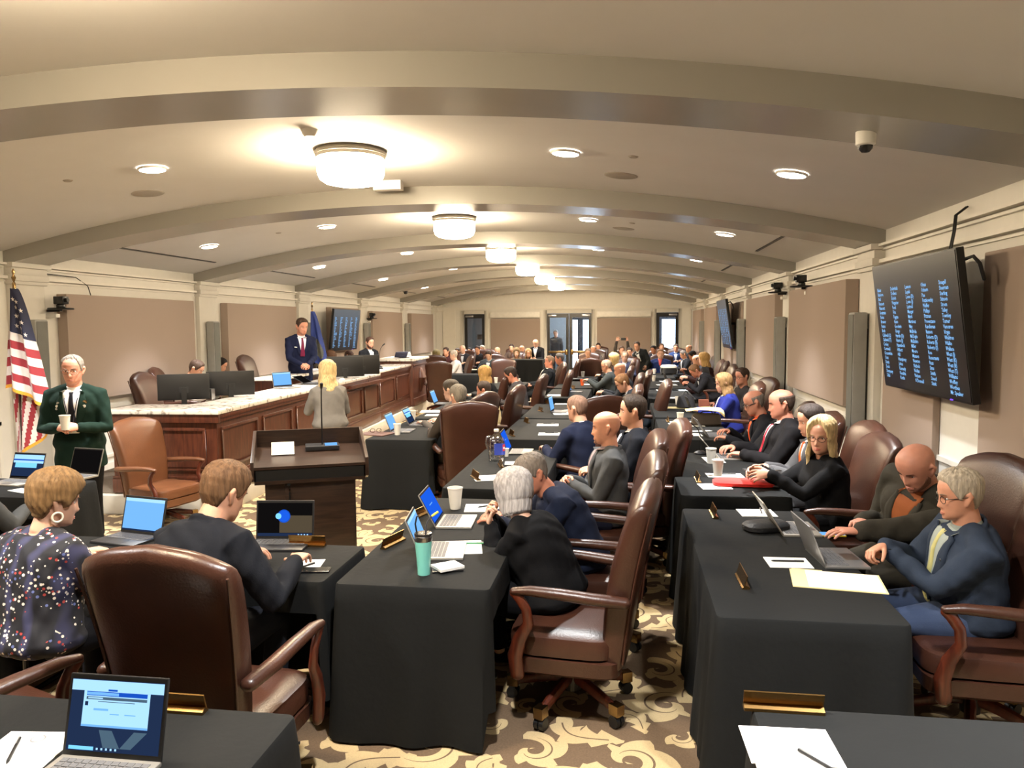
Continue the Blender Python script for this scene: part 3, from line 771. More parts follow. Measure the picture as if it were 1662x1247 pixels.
def sheet(x, y, ang, label, w=.216, h=.279, z=.7525, t=.002, m=None, name='paper_sheet', cat='paper', seal=False):
    b = MB(); b.box(-w/2, w/2, -h/2, h/2, 0, t)
    o = b.build(name, m or M_PAPER, loc=(x, y, z)); o.rotation_euler = (0, 0, math.radians(ang)-PI/2)
    if seal:
        b = MB(); b.lathe([(.016, .0003), (.021, .0003)], n=24, c=(0, h*.36, t), cap=(False, False)); b.build('printed_seal', mat('grey_print', (120, 120, 122), .8), o)
    return tag(o, label, cat)
def pen(x, y, ang, label, z=.755, m=None, l=.14):
    b = MB(); b.tube([(0, -l/2, 0), (0, -l/2+.012, 0), (0, l/2, 0)], [.0015, .0045, .0045], n=8)
    o = b.build('pen', m or M_BLACK, None, loc=(x, y, z+.0045)); o.rotation_euler = (0, 0, math.radians(ang)-PI/2)
    b = MB(); b.box(-.0012, .0012, l*.2, l*.48, .004, .007); b.build('clip', M_STEEL, o)
    return tag(o, label, 'pen')
def nameplate(x, y, ang, label, w=.21, z=.752):
    """ang: direction its writing faces"""
    r = empty('name_plate', (x, y, z), math.radians(ang)+PI/2, label, 'name plate', 'gold desk name plates')
    b = MB(); b.add([(sx*w/2, yy, zz) for sx in (-1, 1) for yy, zz in ((-.014, 0), (.022, 0), (.022, .010), (.004, .018), (-.014, .006))], [(0, 1, 2, 3, 4), (9, 8, 7, 6, 5), (0, 5, 6, 1), (1, 6, 7, 2), (2, 7, 8, 3), (3, 8, 9, 4), (4, 9, 5, 0)])
    b.build('holder', M_GOLD, r)
    b = MB(); T = Matrix.Translation((0, -.004, .01)) @ Matrix.Rotation(-.28, 4, 'X'); b.box(-w/2, w/2, -.0025, .0025, 0, .052, tf=T); b.build('plate', M_GOLD, r)
    return r
def phone(x, y, ang, label, z=.752, m=None, lit=None):
    b = MB(); b.box(-.037, .037, -.076, .076, 0, .009); o = b.build('mobile_phone', m or M_SATIN, bevel=.003, loc=(x, y, z)); o.rotation_euler = (0, 0, math.radians(ang)-PI/2)
    b = MB(); b.box(-.033, .033, -.071, .071, .009, .0095); b.build('screen', lit or mat('phone_glass', (44, 44, 42), .12), o)
    return tag(o, label, 'phone')
def mic(x, y, z, ang, label, h=.42, screen=False):
    r = empty('gooseneck_microphone', (x, y, z), math.radians(ang)-PI/2, label, 'microphone')
    b = MB()
    if screen: b.box(-.13, .13, -.06, .06, 0, .035)
    else: b.lathe([(.06, 0), (.062, .012), (.03, .03), (.001, .034)], n=20)
    b.build('base', M_LDARK, r, bevel=.006)
    b = MB(); b.tube([(0, 0, .03), (0, .0, .03+h*.5), (0, -.03, .03+h*.8), (0, -.09, .03+h*.97)], .005, n=8); b.build('gooseneck', M_BLACK, r, smooth=True)
    b = MB(); b.tube([(0, -.085, .03+h*.96), (0, -.13, .03+h*1.03)], [.011, .013], n=12, round_end=True); b.build('capsule', M_BLACK, r, smooth=True)
    if screen: b = MB(); b.box(.02, .115, -.045, .035, .035, .038); b.build('touch_screen', SCR['sky'], r)
    return r
# ------------------------------------------------------------------ the dais: curb platform, panelled counter, stone top
def dais():
    PZ = .2
    M_RISER = mat('platform_riser', (196, 188, 172), .6); M_STONE = mat('veined_stone', (198, 190, 178), .25, noise=.28, nscale=14, coat=.2)
    nt = M_STONE.node_tree; rp = [n for n in nt.nodes if n.type == 'VALTORGB'][0]
    rp.color_ramp.elements[0].color = (*lin((140, 130, 118)), 1); rp.color_ramp.elements[1].color = (*lin((222, 214, 202)), 1)
    rp.color_ramp.elements[0].position = .34; rp.color_ramp.elements[1].position = .46
    DROT = math.radians(2.7)
    r = empty('dais_platform', (-4.2, 7.45, 0), DROT, 'low pale platform step under the dark wooden dais', 'platform')
    b = MB(); b.box(-2.05, .06, -.1, 10.75, 0, PZ); b.build('riser', M_RISER, r, bevel=.01)
    b = MB(); b.box(-2.05, .0, 0, 10.7, PZ, PZ+.012); b.build('carpet_top', mat('platform_carpet', (112, 98, 82), .95, noise=.2, nscale=60), r)
    b = MB(); b.box(-2.0, -1.1, 2.2, 9.3, PZ+.012, .34); b.build('upper_step', M_RISER, r)
    d = empty('dais', (-4.2, 7.45, PZ+.0135), DROT, 'long dark wooden dais with raised panels and a veined stone counter', 'dais')
    ox, oy, oz = d.location
    def P(b, x0, x1, y0, y1, z0, z1, m=None): b.box(x0-ox, x1-ox, y0-oy, y1-oy, z0-oz, z1-oz, m)
    segs = [(7.45, 13.75, -4.2, 1.10), (13.75, 16.3, -4.22, 1.14)]
    for y0, y1, xf, zt in segs:
        b = MB(); P(b, xf-.4, xf, 7.95 if y0 < 8 else y0, y1, oz, zt-.045)
        b.build('counter_body', M_DWOOD, d)
        b = MB(); P(b, xf-.55, xf+.05, 8.001 if y0 < 8 else y0-.05, y1+.03 if y0 > 8 else y1-.06, zt-.045, zt); b.build('stone_top', M_STONE, d, bevel=.008)
        n = max(2, round((y1-y0)/1.05)); st = (y1-y0)/n
        b = MB(); P(b, xf, xf+.03, y0-.01, y1, oz, oz+.15); P(b, xf, xf+.018, y0, y1, oz+.15, oz+.18); P(b, xf, xf+.025, y0-.01, y1, zt-.13, zt-.09); P(b, xf, xf+.04, y0-.01, y1, zt-.09, zt-.045)
        b.build('base_and_crown_moulding', M_DWOOD, d, bevel=.006)
        for k in range(n):
            a, c = y0+k*st+.08, y0+(k+1)*st-.08
            f = MB(); z0, z1 = oz+.24, zt-.19
            P(f, xf, xf+.022, a, c, z1-.03, z1); P(f, xf, xf+.022, a, c, z0, z0+.03); P(f, xf, xf+.022, a, a+.03, z0+.03, z1-.03); P(f, xf, xf+.022, c-.03, c, z0+.03, z1-.03)
            f.build('raised_panel', M_DWOOD, d, bevel=.008)
    # near end face, along X
    b = MB(); P(b, -5.35, -4.2, 7.45, 7.95, oz, 1.055); b.build('counter_body', M_DWOOD, d)
    b = MB(); P(b, -5.42, -4.15, 7.39, 8.0, 1.055, 1.10); b.build('stone_top', M_STONE, d, bevel=.008)
    b = MB(); P(b, -5.36, -4.17, 7.42, 7.45, oz, oz+.15); P(b, -5.36, -4.18, 7.43, 7.45, oz+.15, oz+.18); P(b, -5.36, -4.16, 7.41, 7.45, .965, 1.055); b.build('base_and_crown_moulding', M_DWOOD, d, bevel=.006)
    f = MB(); a, c, z0, z1 = -5.2, -4.32, oz+.24, .91
    P(f, a, c, 7.43, 7.45, z1-.03, z1); P(f, a, c, 7.43, 7.45, z0, z0+.03); P(f, a, a+.03, 7.43, 7.45, z0+.03, z1-.03); P(f, c-.03, c, 7.43, 7.45, z0+.03, z1-.03); f.build('raised_panel', M_DWOOD, d, bevel=.008)
    # end pier with the carved drop
    b = MB(); P(b, -4.9, -4.14, 16.3, 17.7, oz, 1.2); b.build('end_pier', M_DWOOD, d, bevel=.01)
    b = MB(); P(b, -4.98, -4.08, 16.25, 17.78, 1.2, 1.25); b.build('stone_top', M_STONE, d, bevel=.008)
    b = MB(); P(b, -4.14, -4.11, 16.3, 17.7, oz, oz+.16); P(b, -4.14, -4.115, 16.3, 17.7, 1.08, 1.12); b.build('base_and_crown_moulding', M_DWOOD, d, bevel=.006)
    b = MB(); b.tube([(-4.13-ox, 17.0-oy, .98-oz), (-4.12-ox, 17.0-oy, .8-oz), (-4.13-ox, 17.0-oy, .5-oz)], [.05, .13, .03], n=14, round_end=True); b.build('carved_drop', M_DWOOD, d, smooth=True)
    # the presiding desk behind
    b = MB(); P(b, -5.25, -4.95, 10.7, 13.2, oz, 1.17); b.build('presiding_desk', M_DWOOD, d)
    b = MB(); P(b, -5.3, -4.85, 10.65, 13.25, 1.17, 1.21); b.build('stone_top', M_STONE, d, bevel=.008)
    b = MB(); P(b, -5.1, -4.68, 8.0, 9.6, .70, .73); P(b, -5.0, -4.6, 13.2, 16.2, .7, .73); b.build('work_surface', M_DWOOD, d)
dais()
def DA(x, y):
    a = math.radians(2.7); dx, dy = x+4.2, y-7.45; return -4.2+dx*math.cos(a)-dy*math.sin(a), 7.45+dx*math.sin(a)+dy*math.cos(a)
# ------------------------------------------------------------------ lectern
def lectern():
    r = empty('lectern', (aty(503, 750, 5.65).x, 5.65, 0), math.radians(24), 'dark wooden lectern with a slanted top facing the dais', 'lectern')
    b = MB(); b.box(-.33, .33, -.22, .22, .03, .82); b.build('cabinet', M_LWOOD, r, bevel=.004)
    b = MB(); b.box(-.35, .35, -.24, .24, 0, .05); b.build('plinth', M_LWOOD, r, bevel=.004)
    b = MB(); b.box(-.19, .32, -.232, -.22, .07, .80); dr = b.build('cabinet_door', M_LWOOD, r, bevel=.003)
    b = MB(); b.tube([(-.155, -.232, .60), (-.155, -.262, .62), (-.155, -.265, .69), (-.155, -.262, .73), (-.155, -.232, .75)], .006, n=8); b.build('handle', M_CHROME, dr, smooth=True)
    b = MB(); b.tube([(-.16, -.23, .785), (-.16, -.238, .785)], .013, n=14); b.build('lock', M_CHROME, dr)
    prof = [(-.30, .83), (-.30, .97), (.26, 1.13), (.28, 1.13), (.28, 1.0), (.2, .78), (-.22, .80)]
    for s in (-1, 1):
        b = MB(); x0, x1 = s*.40, s*.425
        b.add([(x, y, z) for x in (x0, x1) for y, z in prof], [tuple(range(7)), tuple(range(13, 6, -1))]+[(i, (i+1) % 7, (i+1) % 7+7, i+7) for i in range(7)]); b.build('side_panel', M_LWOOD, r, bevel=.003)
    b = MB(); b.box(-.4, .4, .255, .28, .9, 1.13); b.build('back_panel', M_LWOOD, r)
    b = MB(); b.add([(-.4, -.29, .93), (.4, -.29, .93), (.4, .26, 1.0), (-.4, .26, 1.0), (-.4, -.29, .91), (.4, -.29, .91), (.4, .26, .98), (-.4, .26, .98)], [(0, 1, 2, 3), (7, 6, 5, 4), (0, 4, 5, 1), (1, 5, 6, 2), (2, 6, 7, 3), (3, 7, 4, 0)]); b.build('reading_shelf', M_LWOOD, r)
    b = MB(); b.box(-.4, .4, -.29, .24, .80, .825); b.build('lower_shelf', M_LWOOD, r)
    b = MB(); b.box(-.39, .39, -.28, .22, .825, .905); b.build('slot_shade_block', M_BLACK, r)  # solid black block painting in the shade between the two shelves
    M = Matrix.Translation(r.location) @ Matrix.Rotation(math.radians(24), 4, 'Z')
    p = M @ Vector((.1, .12, .985)); m = mic(p.x, p.y, p.z, 24+90+180, 'gooseneck microphone with a small lit screen on the lectern', .5, True)
    m.rotation_euler = (0.1, 0, math.radians(24))
    p = M @ Vector((-.2, .02, .972)); b = MB(); b.box(-.085, .085, -.004, .0, 0, .10, tf=Matrix.Rotation(-.5, 4, 'X')); b.box(-.085, .085, -.03, .0, 0, .004)
    o = b.build('card_holder', M_PAPER, loc=p); o.rotation_euler = (0, 0, math.radians(24)); tag(o, 'white card leaning on the lectern shelf beside the microphone', 'card')
lectern()
# ------------------------------------------------------------------ flags on poles
def flag(px, y, ztop, label, us=True, R_=.0):
    p = aty(px, 560, y); r = empty('flag_on_pole', (p.x, p.y, 0), 0, label, 'flag')
    b = MB(); b.lathe([(.001, .06), (.03, .06), (.1, .03), (.13, .012), (.13, 0)], n=24); b.build('floor_stand', M_BRASS, r, smooth=True)
    b = MB(); b.tube([(0, 0, .03), (0, 0, ztop-.16)], .014, n=10); pole = b.build('pole', M_LWOOD, r)
    b = MB(); b.lathe([(.016, -.24), (.018, -.15), (.008, -.13), (.022, -.09), (.008, -.06), (.016, -.03), (.004, .0)], n=14, c=(0, 0, ztop)); b.build('finial', M_BRASS, pole, smooth=True)
    RED = mat('flag_red', (140, 26, 36), .7, sheen=.3, noise=.05); WHT = mat('flag_white', (206, 196, 188), .7, noise=.03); BLU = mat('flag_navy', (26, 30, 58), .7, noise=.05); FR = mat('flag_fringe', (206, 148, 44), .8, noise=.2, nscale=90)
    SB = mat('flag_blue', (40, 62, 136), .7, noise=.05); SE = mat('flag_emblem_tan', (96, 98, 88), .8, noise=.4, nscale=18)
    mats = [RED, WHT, BLU, FR, SB, SE]; V = []; Fc = []; MI = []; zt = ztop-.20
    def sheet_(fn, col, nu=36, nv=90):
        o = len(V)
        for j in range(nv+1):
            for i in range(nu+1): V.append(fn(i/nu, j/nv))
        for j in range(nv):
            for i in range(nu):
                a = o+j*(nu+1)+i; Fc.append((a, a+1, a+nu+2, a+nu+1)); MI.append(col((i+.5)/nu, (j+.5)/nv))
    # the front sheet: hangs from the top corner and widens to the right
    def f1(p, q):
        w = .07+.30*q**.75; x = -.02+p*w
        z = zt-q*1.02-.52*p*w*min(1, q*2.5)
        return Vector((x, -.03-.05*math.sin(p*9.0+1.0)*min(1, q*2)-.03*math.sin(p*4), z))
    if us:
        def c1(p, q):
            if q > .965: return 3
            if q < .41: return 2
            return 1 if int((q-.41)/.0793) % 2 == 0 else 0
        sheet_(f1, c1)
        # the hoist side hanging left of the pole, with level stripes
        def f2(p, q): return Vector((-.135*(1-p)*(.45+.55*q)-.015+.0*q, -.012-.022*math.sin(p*7), zt-.40-q*.58-.03*(1-p)))
        sheet_(f2, lambda p, q: 3 if q > .93 else (1 if int(q*6.4) % 2 == 0 else 0), 16, 50)
        # the inner fold seen under the front sheet, stripes running down to the left
        def f3(p, q):
            x = -.13+.42*p*(.75+.25*q); return Vector((x, .03+.045*math.sin(p*8+q*2), zt-.80-q*(.98-.42*p)-.1*p))
        sheet_(f3, lambda p, q: 3 if (q > .95 or p > .955) else (0 if int((p*1.0+q*.55)*9) % 2 == 0 else 1))
    else:
        sheet_(f1, lambda p, q: 5 if math.hypot((p-.55)*.9, (q-.68)*1.6) < .30 else 4)
        def f3(p, q): return Vector((-.10+.30*p, .03+.04*math.sin(p*8), zt-.55-q*(.62-.2*p)))
        sheet_(f3, lambda p, q: 4)
    me = bpy.data.meshes.new('flag_cloth'); me.from_pydata(V, [], Fc)
    for m in mats: me.materials.append(m)
    me.polygons.foreach_set('material_index', MI); me.polygons.foreach_set('use_smooth', [True]*len(Fc))
    o = bpy.data.objects.new('flag_cloth', me); COL.objects.link(o); o.parent = r
    if us:
        b = MB()
        for q0, p0 in ((.12, .62), (.17, .45), (.19, .78), (.235, .58), (.25, .35), (.285, .74), (.30, .5), (.335, .66), (.34, .3), (.375, .8), (.38, .48), (.10, .35)):
            pts = []; c = f1(p0, q0); ex = (f1(min(1, p0+.02), q0)-c).normalized(); ez = (c-f1(p0, q0+.01)).normalized(); n = ex.cross(ez).normalized()
            if n.y > 0: n = -n
            for k in range(10):
                rr = .026 if k % 2 == 0 else .0105; a = PI*k/5; pts.append(c+ex*rr*math.sin(a)*.8+ez*rr*math.cos(a)+n*.004)
            b.add(pts, [tuple(range(10))], WHT)
        b.build('stars', WHT, o, fix=False)
    return r
flag(28, 7.0, aty(28, 436, 7.0).z, 'striped red, white and navy flag with gold fringe on a pole by the left wall', True)
flag(508, 15.3, aty(508, 490, 15.3).z, 'blue flag with a tan emblem on a pole behind the dais', False)
# ================================================================== PEOPLE
TMP = bpy.data.scenes.new('work'); TVL = TMP.view_layers[0]
def remesh(mb, voxel, it=2):
    me = mb.mesh('w', False); bm = bmesh.new(); bm.from_mesh(me); bmesh.ops.recalc_face_normals(bm, faces=bm.faces); bm.to_mesh(me); bm.free()
    ob = bpy.data.objects.new('w', me); TMP.collection.objects.link(ob)
    m = ob.modifiers.new('r', 'REMESH'); m.mode = 'VOXEL'; m.voxel_size = voxel
    if it: s = ob.modifiers.new('s', 'SMOOTH'); s.factor = .5; s.iterations = it
    TVL.update(); dg = TVL.depsgraph; dg.update()
    out = bpy.data.meshes.new_from_object(ob.evaluated_get(dg), depsgraph=dg)
    bpy.data.objects.remove(ob); bpy.data.meshes.remove(me)
    return out
def finish(me, name, mats, parent=None):
    me.name = name; me.materials.clear()
    for m in mats: me.materials.append(m)
    me.polygons.foreach_set('use_smooth', [True]*len(me.polygons))
    o = bpy.data.objects.new(name, me); COL.objects.link(o)
    if parent: o.parent = parent
    return o
def skin(rgb):
    k = 'skin_%d_%d_%d' % rgb
    if k in MATS: return MATS[k]
    m = mat(k, rgb, .5, noise=.07, nscale=22, bump=.06, bscale=260, spec=.4)
    b = m.node_tree.nodes['Principled BSDF']; b.inputs['Subsurface Weight'].default_value = .08; b.inputs['Subsurface Radius'].default_value = (.012, .005, .003)
    return m
def hairmat(rgb):
    return mat('hair_%d_%d_%d' % rgb, rgb, .6, noise=.35, nscale=5, bump=.5, bscale=9, stretch=(14, 14, 2.2), spec=.18)
def cloth(rgb, rough=.85, noise=.08):
    return mat('cloth_%d_%d_%d' % rgb, rgb, rough, noise=noise, nscale=14, bump=.2, bscale=300, spec=.12)
# -- head: radius tables over height
_z = np.array([-.114, -.106, -.095, -.08, -.05, -.02, .02, .05, .075, .095, .108, .115, .118])
_a = np.array([.014, .030, .044, .054, .063, .069, .074, .075, .069, .055, .036, .018, .004])
_f = np.array([.062, .080, .087, .087, .086, .085, .089, .091, .083, .065, .043, .022, .004])
_b = np.array([.000, .005, .020, .040, .066, .088, .101, .102, .094, .075, .049, .024, .004])
def head_xyz(phi, z, wide=1.0, feat=True):
    a = np.interp(z, _z, _a)*wide; f = np.interp(z, _z, _f); b = np.interp(z, _z, _b)
    s, c = np.sin(phi), np.cos(phi)
    e = 2/2.25
    x = a*np.sign(s)*np.abs(s)**e; y = np.where(c > 0, f, b)*np.sign(c)*np.abs(c)**e
    if feat:
        fr = np.clip(c, 0, 1)**.5; ax = np.abs(x)
        nz = np.interp(z, [-.052, -.046, -.036, -.02, .0, .012, .022], [0, .75, 1, .68, .42, .22, 0])
        nw = np.interp(z, [-.05, -.034, 0, .02], [.0155, .0145, .010, .012])
        y = y+fr*.025*nz*np.exp(-(x/nw)**2)
        y = y-fr*.011*np.exp(-((ax-.031)/.016)**2-((z-.002)/.012)**2)
        y = y+fr*.0045*np.exp(-((ax-.026)/.022)**2-((z-.022)/.009)**2)
        y = y+fr*.004*np.exp(-((ax-.042)/.018)**2-((z+.028)/.016)**2)
        y = y+fr*.005*np.exp(-(x/.021)**2)*(np.exp(-((z+.064)/.006)**2)+np.exp(-((z+.077)/.006)**2))
        y = y-fr*.003*np.exp(-(x/.026)**2-((z+.0705)/.003)**2)-fr*.003*np.exp(-(x/.03)**2-((z+.088)/.006)**2)
        y = y+fr*.005*np.exp(-(x/.018)**2-((z+.101)/.009)**2)
    return x, y
def head_front(x, z):
    """y of the face at sideways distance x, height z"""
    a = np.interp(z, _z, _a); ph = math.asin(max(-1, min(1, (abs(x)/a)**1.125)))*(1 if x >= 0 else -1)
    return float(head_xyz(np.array([ph]), np.array([z]))[1][0])
def head_mb(mb, M, wide, n, nz):
    zs = np.concatenate([np.linspace(-.114, .10, nz), [.107, .112, .116, .118]]); ph = np.arange(n)/n*2*PI
    R = []
    for z in zs:
        x, y = head_xyz(ph, np.full(n, z), wide)
        R.append([M @ Vector((x[k], y[k], z)) for k in range(n)])
    mb.rings(R)
    for s in (-1, 1):
        w = wide
        mb.tube([M @ Vector(p) for p in ((s*.072*w, -.004, -.034), (s*.079*w, -.012, -.012), (s*.086*w, -.022, .010), (s*.084*w, -.016, .027), (s*.075*w, -.002, .020))], [.008, .011, .0125, .011, .007], n=10, flat=.7, up=M.to_3x3() @ Vector((s, 0, 0)), round_end=True)
LINES = dict(
    short=[(0, .080), (25, .077), (40, .072), (50, .052), (60, .028), (70, .0), (80, -.018), (88, .012), (100, .012), (112, -.03), (135, -.072), (180, -.078)],
    receding=[(0, .098), (22, .088), (38, .098), (48, .075), (58, .04), (70, .0), (80, -.018), (88, .012), (100, .012), (112, -.03), (135, -.072), (180, -.078)],
    fringe=[(0, .2), (68, .2), (76, .03), (81, .002), (85, -.006), (89, .012), (100, .012), (112, -.03), (135, -.07), (180, -.076)],
    long=[(0, .090), (18, .084), (32, .066), (44, .030), (52, -.03), (58, -.12), (66, -.22), (90, -.235), (180, -.25)],
    bob=[(0, .074), (20, .070), (34, .058), (48, .03), (56, -.03), (62, -.085), (75, -.115), (180, -.108)],
    pixie=[(0, .048), (20, .050), (38, .044), (52, .02), (66, -.012), (76, -.03), (85, -.004), (98, -.006), (112, -.05), (140, -.082), (180, -.086)],
    beard=None)
THICK = dict(short=.011, receding=.009, fringe=.007, long=.024, bob=.034, pixie=.028)
def hair_obj(M, style, m, parent, lod, wide=1.0, seed=0, thk=1.0):
    rnd = random.Random(seed); n = (84, 48, 30)[lod]
    zlo = {'long': -.27, 'bob': -.13}.get(style, -.10)
    nz = int((40, 24, 15)[lod]*(1.5 if zlo < -.2 else 1))
    zs = np.concatenate([np.linspace(zlo, .10, nz), [.107, .113, .1165, .118]]); ph = (np.arange(n)/n)*2*PI-PI
    PH, ZZ = np.meshgrid(ph, zs); deg = np.degrees(np.abs(PH))
    ln = LINES[style]; line = np.interp(deg, [p[0] for p in ln], [p[1] for p in ln])
    th = THICK[style]*thk
    zc = np.maximum(ZZ, -.03 if zlo < -.12 else -.06)
    x, y = head_xyz(PH, zc, wide, False)
    if zlo < -.12:
        k = np.clip((-.03-ZZ)/.2, 0, 1)
        x = x*(1+(.42 if style == 'long' else .2)*k); y = np.where(y > 0, y*(1-.35*k), y*(1.05+(.45 if style == 'long' else 0)*k)); 
    s = np.clip((ZZ-line)/(.016 if style != 'long' else .02), 0, 1); s = s*s*(3-2*s)
    top = np.clip((ZZ-.03)/.08, 0, 1)
    T = th*(.75+.55*top)
    if style in ('short', 'receding'): T = th*(.55+.9*top)
    q1, q2, q3 = rnd.uniform(0, 6), rnd.uniform(0, 6), rnd.uniform(0, 6)
    strand = np.sin(PH*17+q1+7*np.sin(ZZ*18+q2))*.5+np.sin(PH*39+q3+5*np.sin(ZZ*31))*.35
    T = T*(1+(.16 if th > .02 else .22)*strand)
    if style == 'fringe': s = s*np.clip((.07-ZZ)/.02, 0, 1)
    if style == 'bob': T = T*1.1*(1-.80*np.clip((.03-ZZ)/.145, 0, 1)**1.7)
    if style == 'long': T = T*(1+.25*np.sin(ZZ*46+PH*3+q1)*np.clip((.02-ZZ)/.1, 0, 1))
    if zlo < -.12: T = T*(1-.35*np.clip((-.12-ZZ)/.12, 0, 1))
    T = T*s-.005*(1-s)
    nx, ny, nzv = x, y+.01, np.where(ZZ > 0, ZZ, 0)
    L = np.sqrt(nx**2+ny**2+nzv**2)+1e-6
    X, Y, Z = x+T*nx/L, y+T*ny/L, ZZ+T*nzv/L
    V = [M @ Vector((X[i, j], Y[i, j], Z[i, j])) for i in range(len(zs)) for j in range(n)]
    Fc = []
    for i in range(len(zs)-1):
        for j in range(n):
            q = (i*n+j, i*n+(j+1) % n, (i+1)*n+(j+1) % n, (i+1)*n+j)
            if max(T.flat[k] for k in q) > -.002: Fc.append(q)
    if style != 'fringe': Fc.append(tuple(range((len(zs)-1)*n, len(zs)*n)))
    me = bpy.data.meshes.new('hair'); me.from_pydata(V, [], Fc)
    return finish(me, 'hair', [m], parent)
def beard_obj(M, m, parent, lod, wide=1.0, full=True):
    n = (64, 40, 24)[lod]; zs = np.linspace(-.113, -.02, (26, 16, 9)[lod]); ph = np.linspace(-1.55, 1.55, n)
    PH, ZZ = np.meshgrid(ph, zs); x, y = head_xyz(PH, ZZ, wide); deg = np.degrees(np.abs(PH))
    up = np.interp(deg, [0, 14, 22, 34, 50, 66, 78, 88], [-.052, -.052, -.056, -.066, -.052, -.03, -.012, -.04])
    if full == 2: up = np.where(deg > 30, -.2, up)
    s = np.clip((up-ZZ)/.012, 0, 1)
    mouth = np.exp(-(x/.023)**4-((ZZ+.0705)/.010)**4)
    T = (.006 if full is True else .0025)*s*(1-mouth)-.003*(1-s)-.006*mouth
    L = np.sqrt(x**2+y**2)+1e-6; X, Y, Z = x+T*x/L, y+T*y/L, ZZ-np.where(ZZ < -.1, T*.8, 0)
    V = [M @ Vector((X[i, j], Y[i, j], Z[i, j])) for i in range(len(zs)) for j in range(n)]; Fc = []
    for i in range(len(zs)-1):
        for j in range(n-1):
            q = (i*n+j, i*n+j+1, (i+1)*n+j+1, (i+1)*n+j)
            if max(T.flat[k] for k in q) > -.001: Fc.append(q)
    me = bpy.data.meshes.new('beard'); me.from_pydata(V, [], Fc); return finish(me, 'beard', [m], parent)
# -- hands, made once per pose: wrist at the origin, fingers along +Y, palm down, thumb towards -X (a right hand)
HANDS = {}
def hand_data(pose, lod):
    k = (pose, min(lod, 1))
    if k in HANDS: return HANDS[k]
    b = MB(); c = {'flat': (10, 18, 14), 'relax': (24, 34, 22), 'curl': (48, 58, 40), 'grip': (58, 70, 40)}[pose]
    b.rings([superring(x0, y, z, a, t, 16, 2.6) if False else [Vector((x0+a*math.cos(q), y, z+t*math.sin(q))) for q in [2*PI*j/16 for j in range(16)]] for y, x0, z, a, t in
             ((-.03, 0, 0, .026, .020), (.0, 0, 0, .028, .020), (.03, -.002, 0, .037, .019), (.06, 0, 0, .041, .016), (.085, 0, -.001, .041, .013), (.094, 0, -.002, .036, .009))])
    for i, (x, l, y0, sp) in enumerate(((-.031, .072, .084, -5), (-.0105, .082, .089, -1), (.0105, .076, .087, 3), (.0305, .060, .079, 8))):
        p = Vector((x, y0-.016, -.001)); a = 0; pts = [p.copy()]; d0 = math.radians(sp+(i-1.5)*1.5)
        ln = [.020, l*.44, l*.31, l*.25]; an = [0, c[0]+i*2, c[1], c[2]]
        for L, q in zip(ln, an):
            a += math.radians(q); p = p+Vector((math.sin(d0)*math.cos(a), math.cos(d0)*math.cos(a), -math.sin(a)))*L; pts.append(p.copy())
        b.tube(pts, [.0095, .0092, .0084, .0076, .0064], n=10, round_end=True)
    th = math.radians(0 if pose == 'flat' else 14 if pose == 'relax' else 34)
    t0 = Vector((-.026, .022, -.004)); pts = [t0]
    for L, (ax, az) in ((.034, (46, th*.8)), (.030, (26, th)), (.025, (12, th*1.1))):
        a = math.radians(ax); pts.append(pts[-1]+Vector((-math.sin(a)*math.cos(az), math.cos(a)*math.cos(az), -math.sin(az)))*L)
    b.tube(pts, [.0145, .0118, .0100, .0078], n=10, round_end=True)
    me = remesh(b, .0036 if lod == 0 else .0062, 1)
    v = np.empty(len(me.vertices)*3); me.vertices.foreach_get('co', v)
    f = [tuple(p.vertices) for p in me.polygons]; bpy.data.meshes.remove(me)
    HANDS[k] = (v.reshape(-1, 3), f); return HANDS[k]
BODY_T = [(-.17, .10, .075, .075), (-.10, .155, .105, .12), (0, .168, .115, .125), (.2, .15, .108, .100), (.4, .150, .112, .100), (.6, .165, .120, .105), (.75, .175, .118, .105), (.87, .165, .100, .092), (.94, .115, .080, .078), (1.0, .062, .062, .062)]
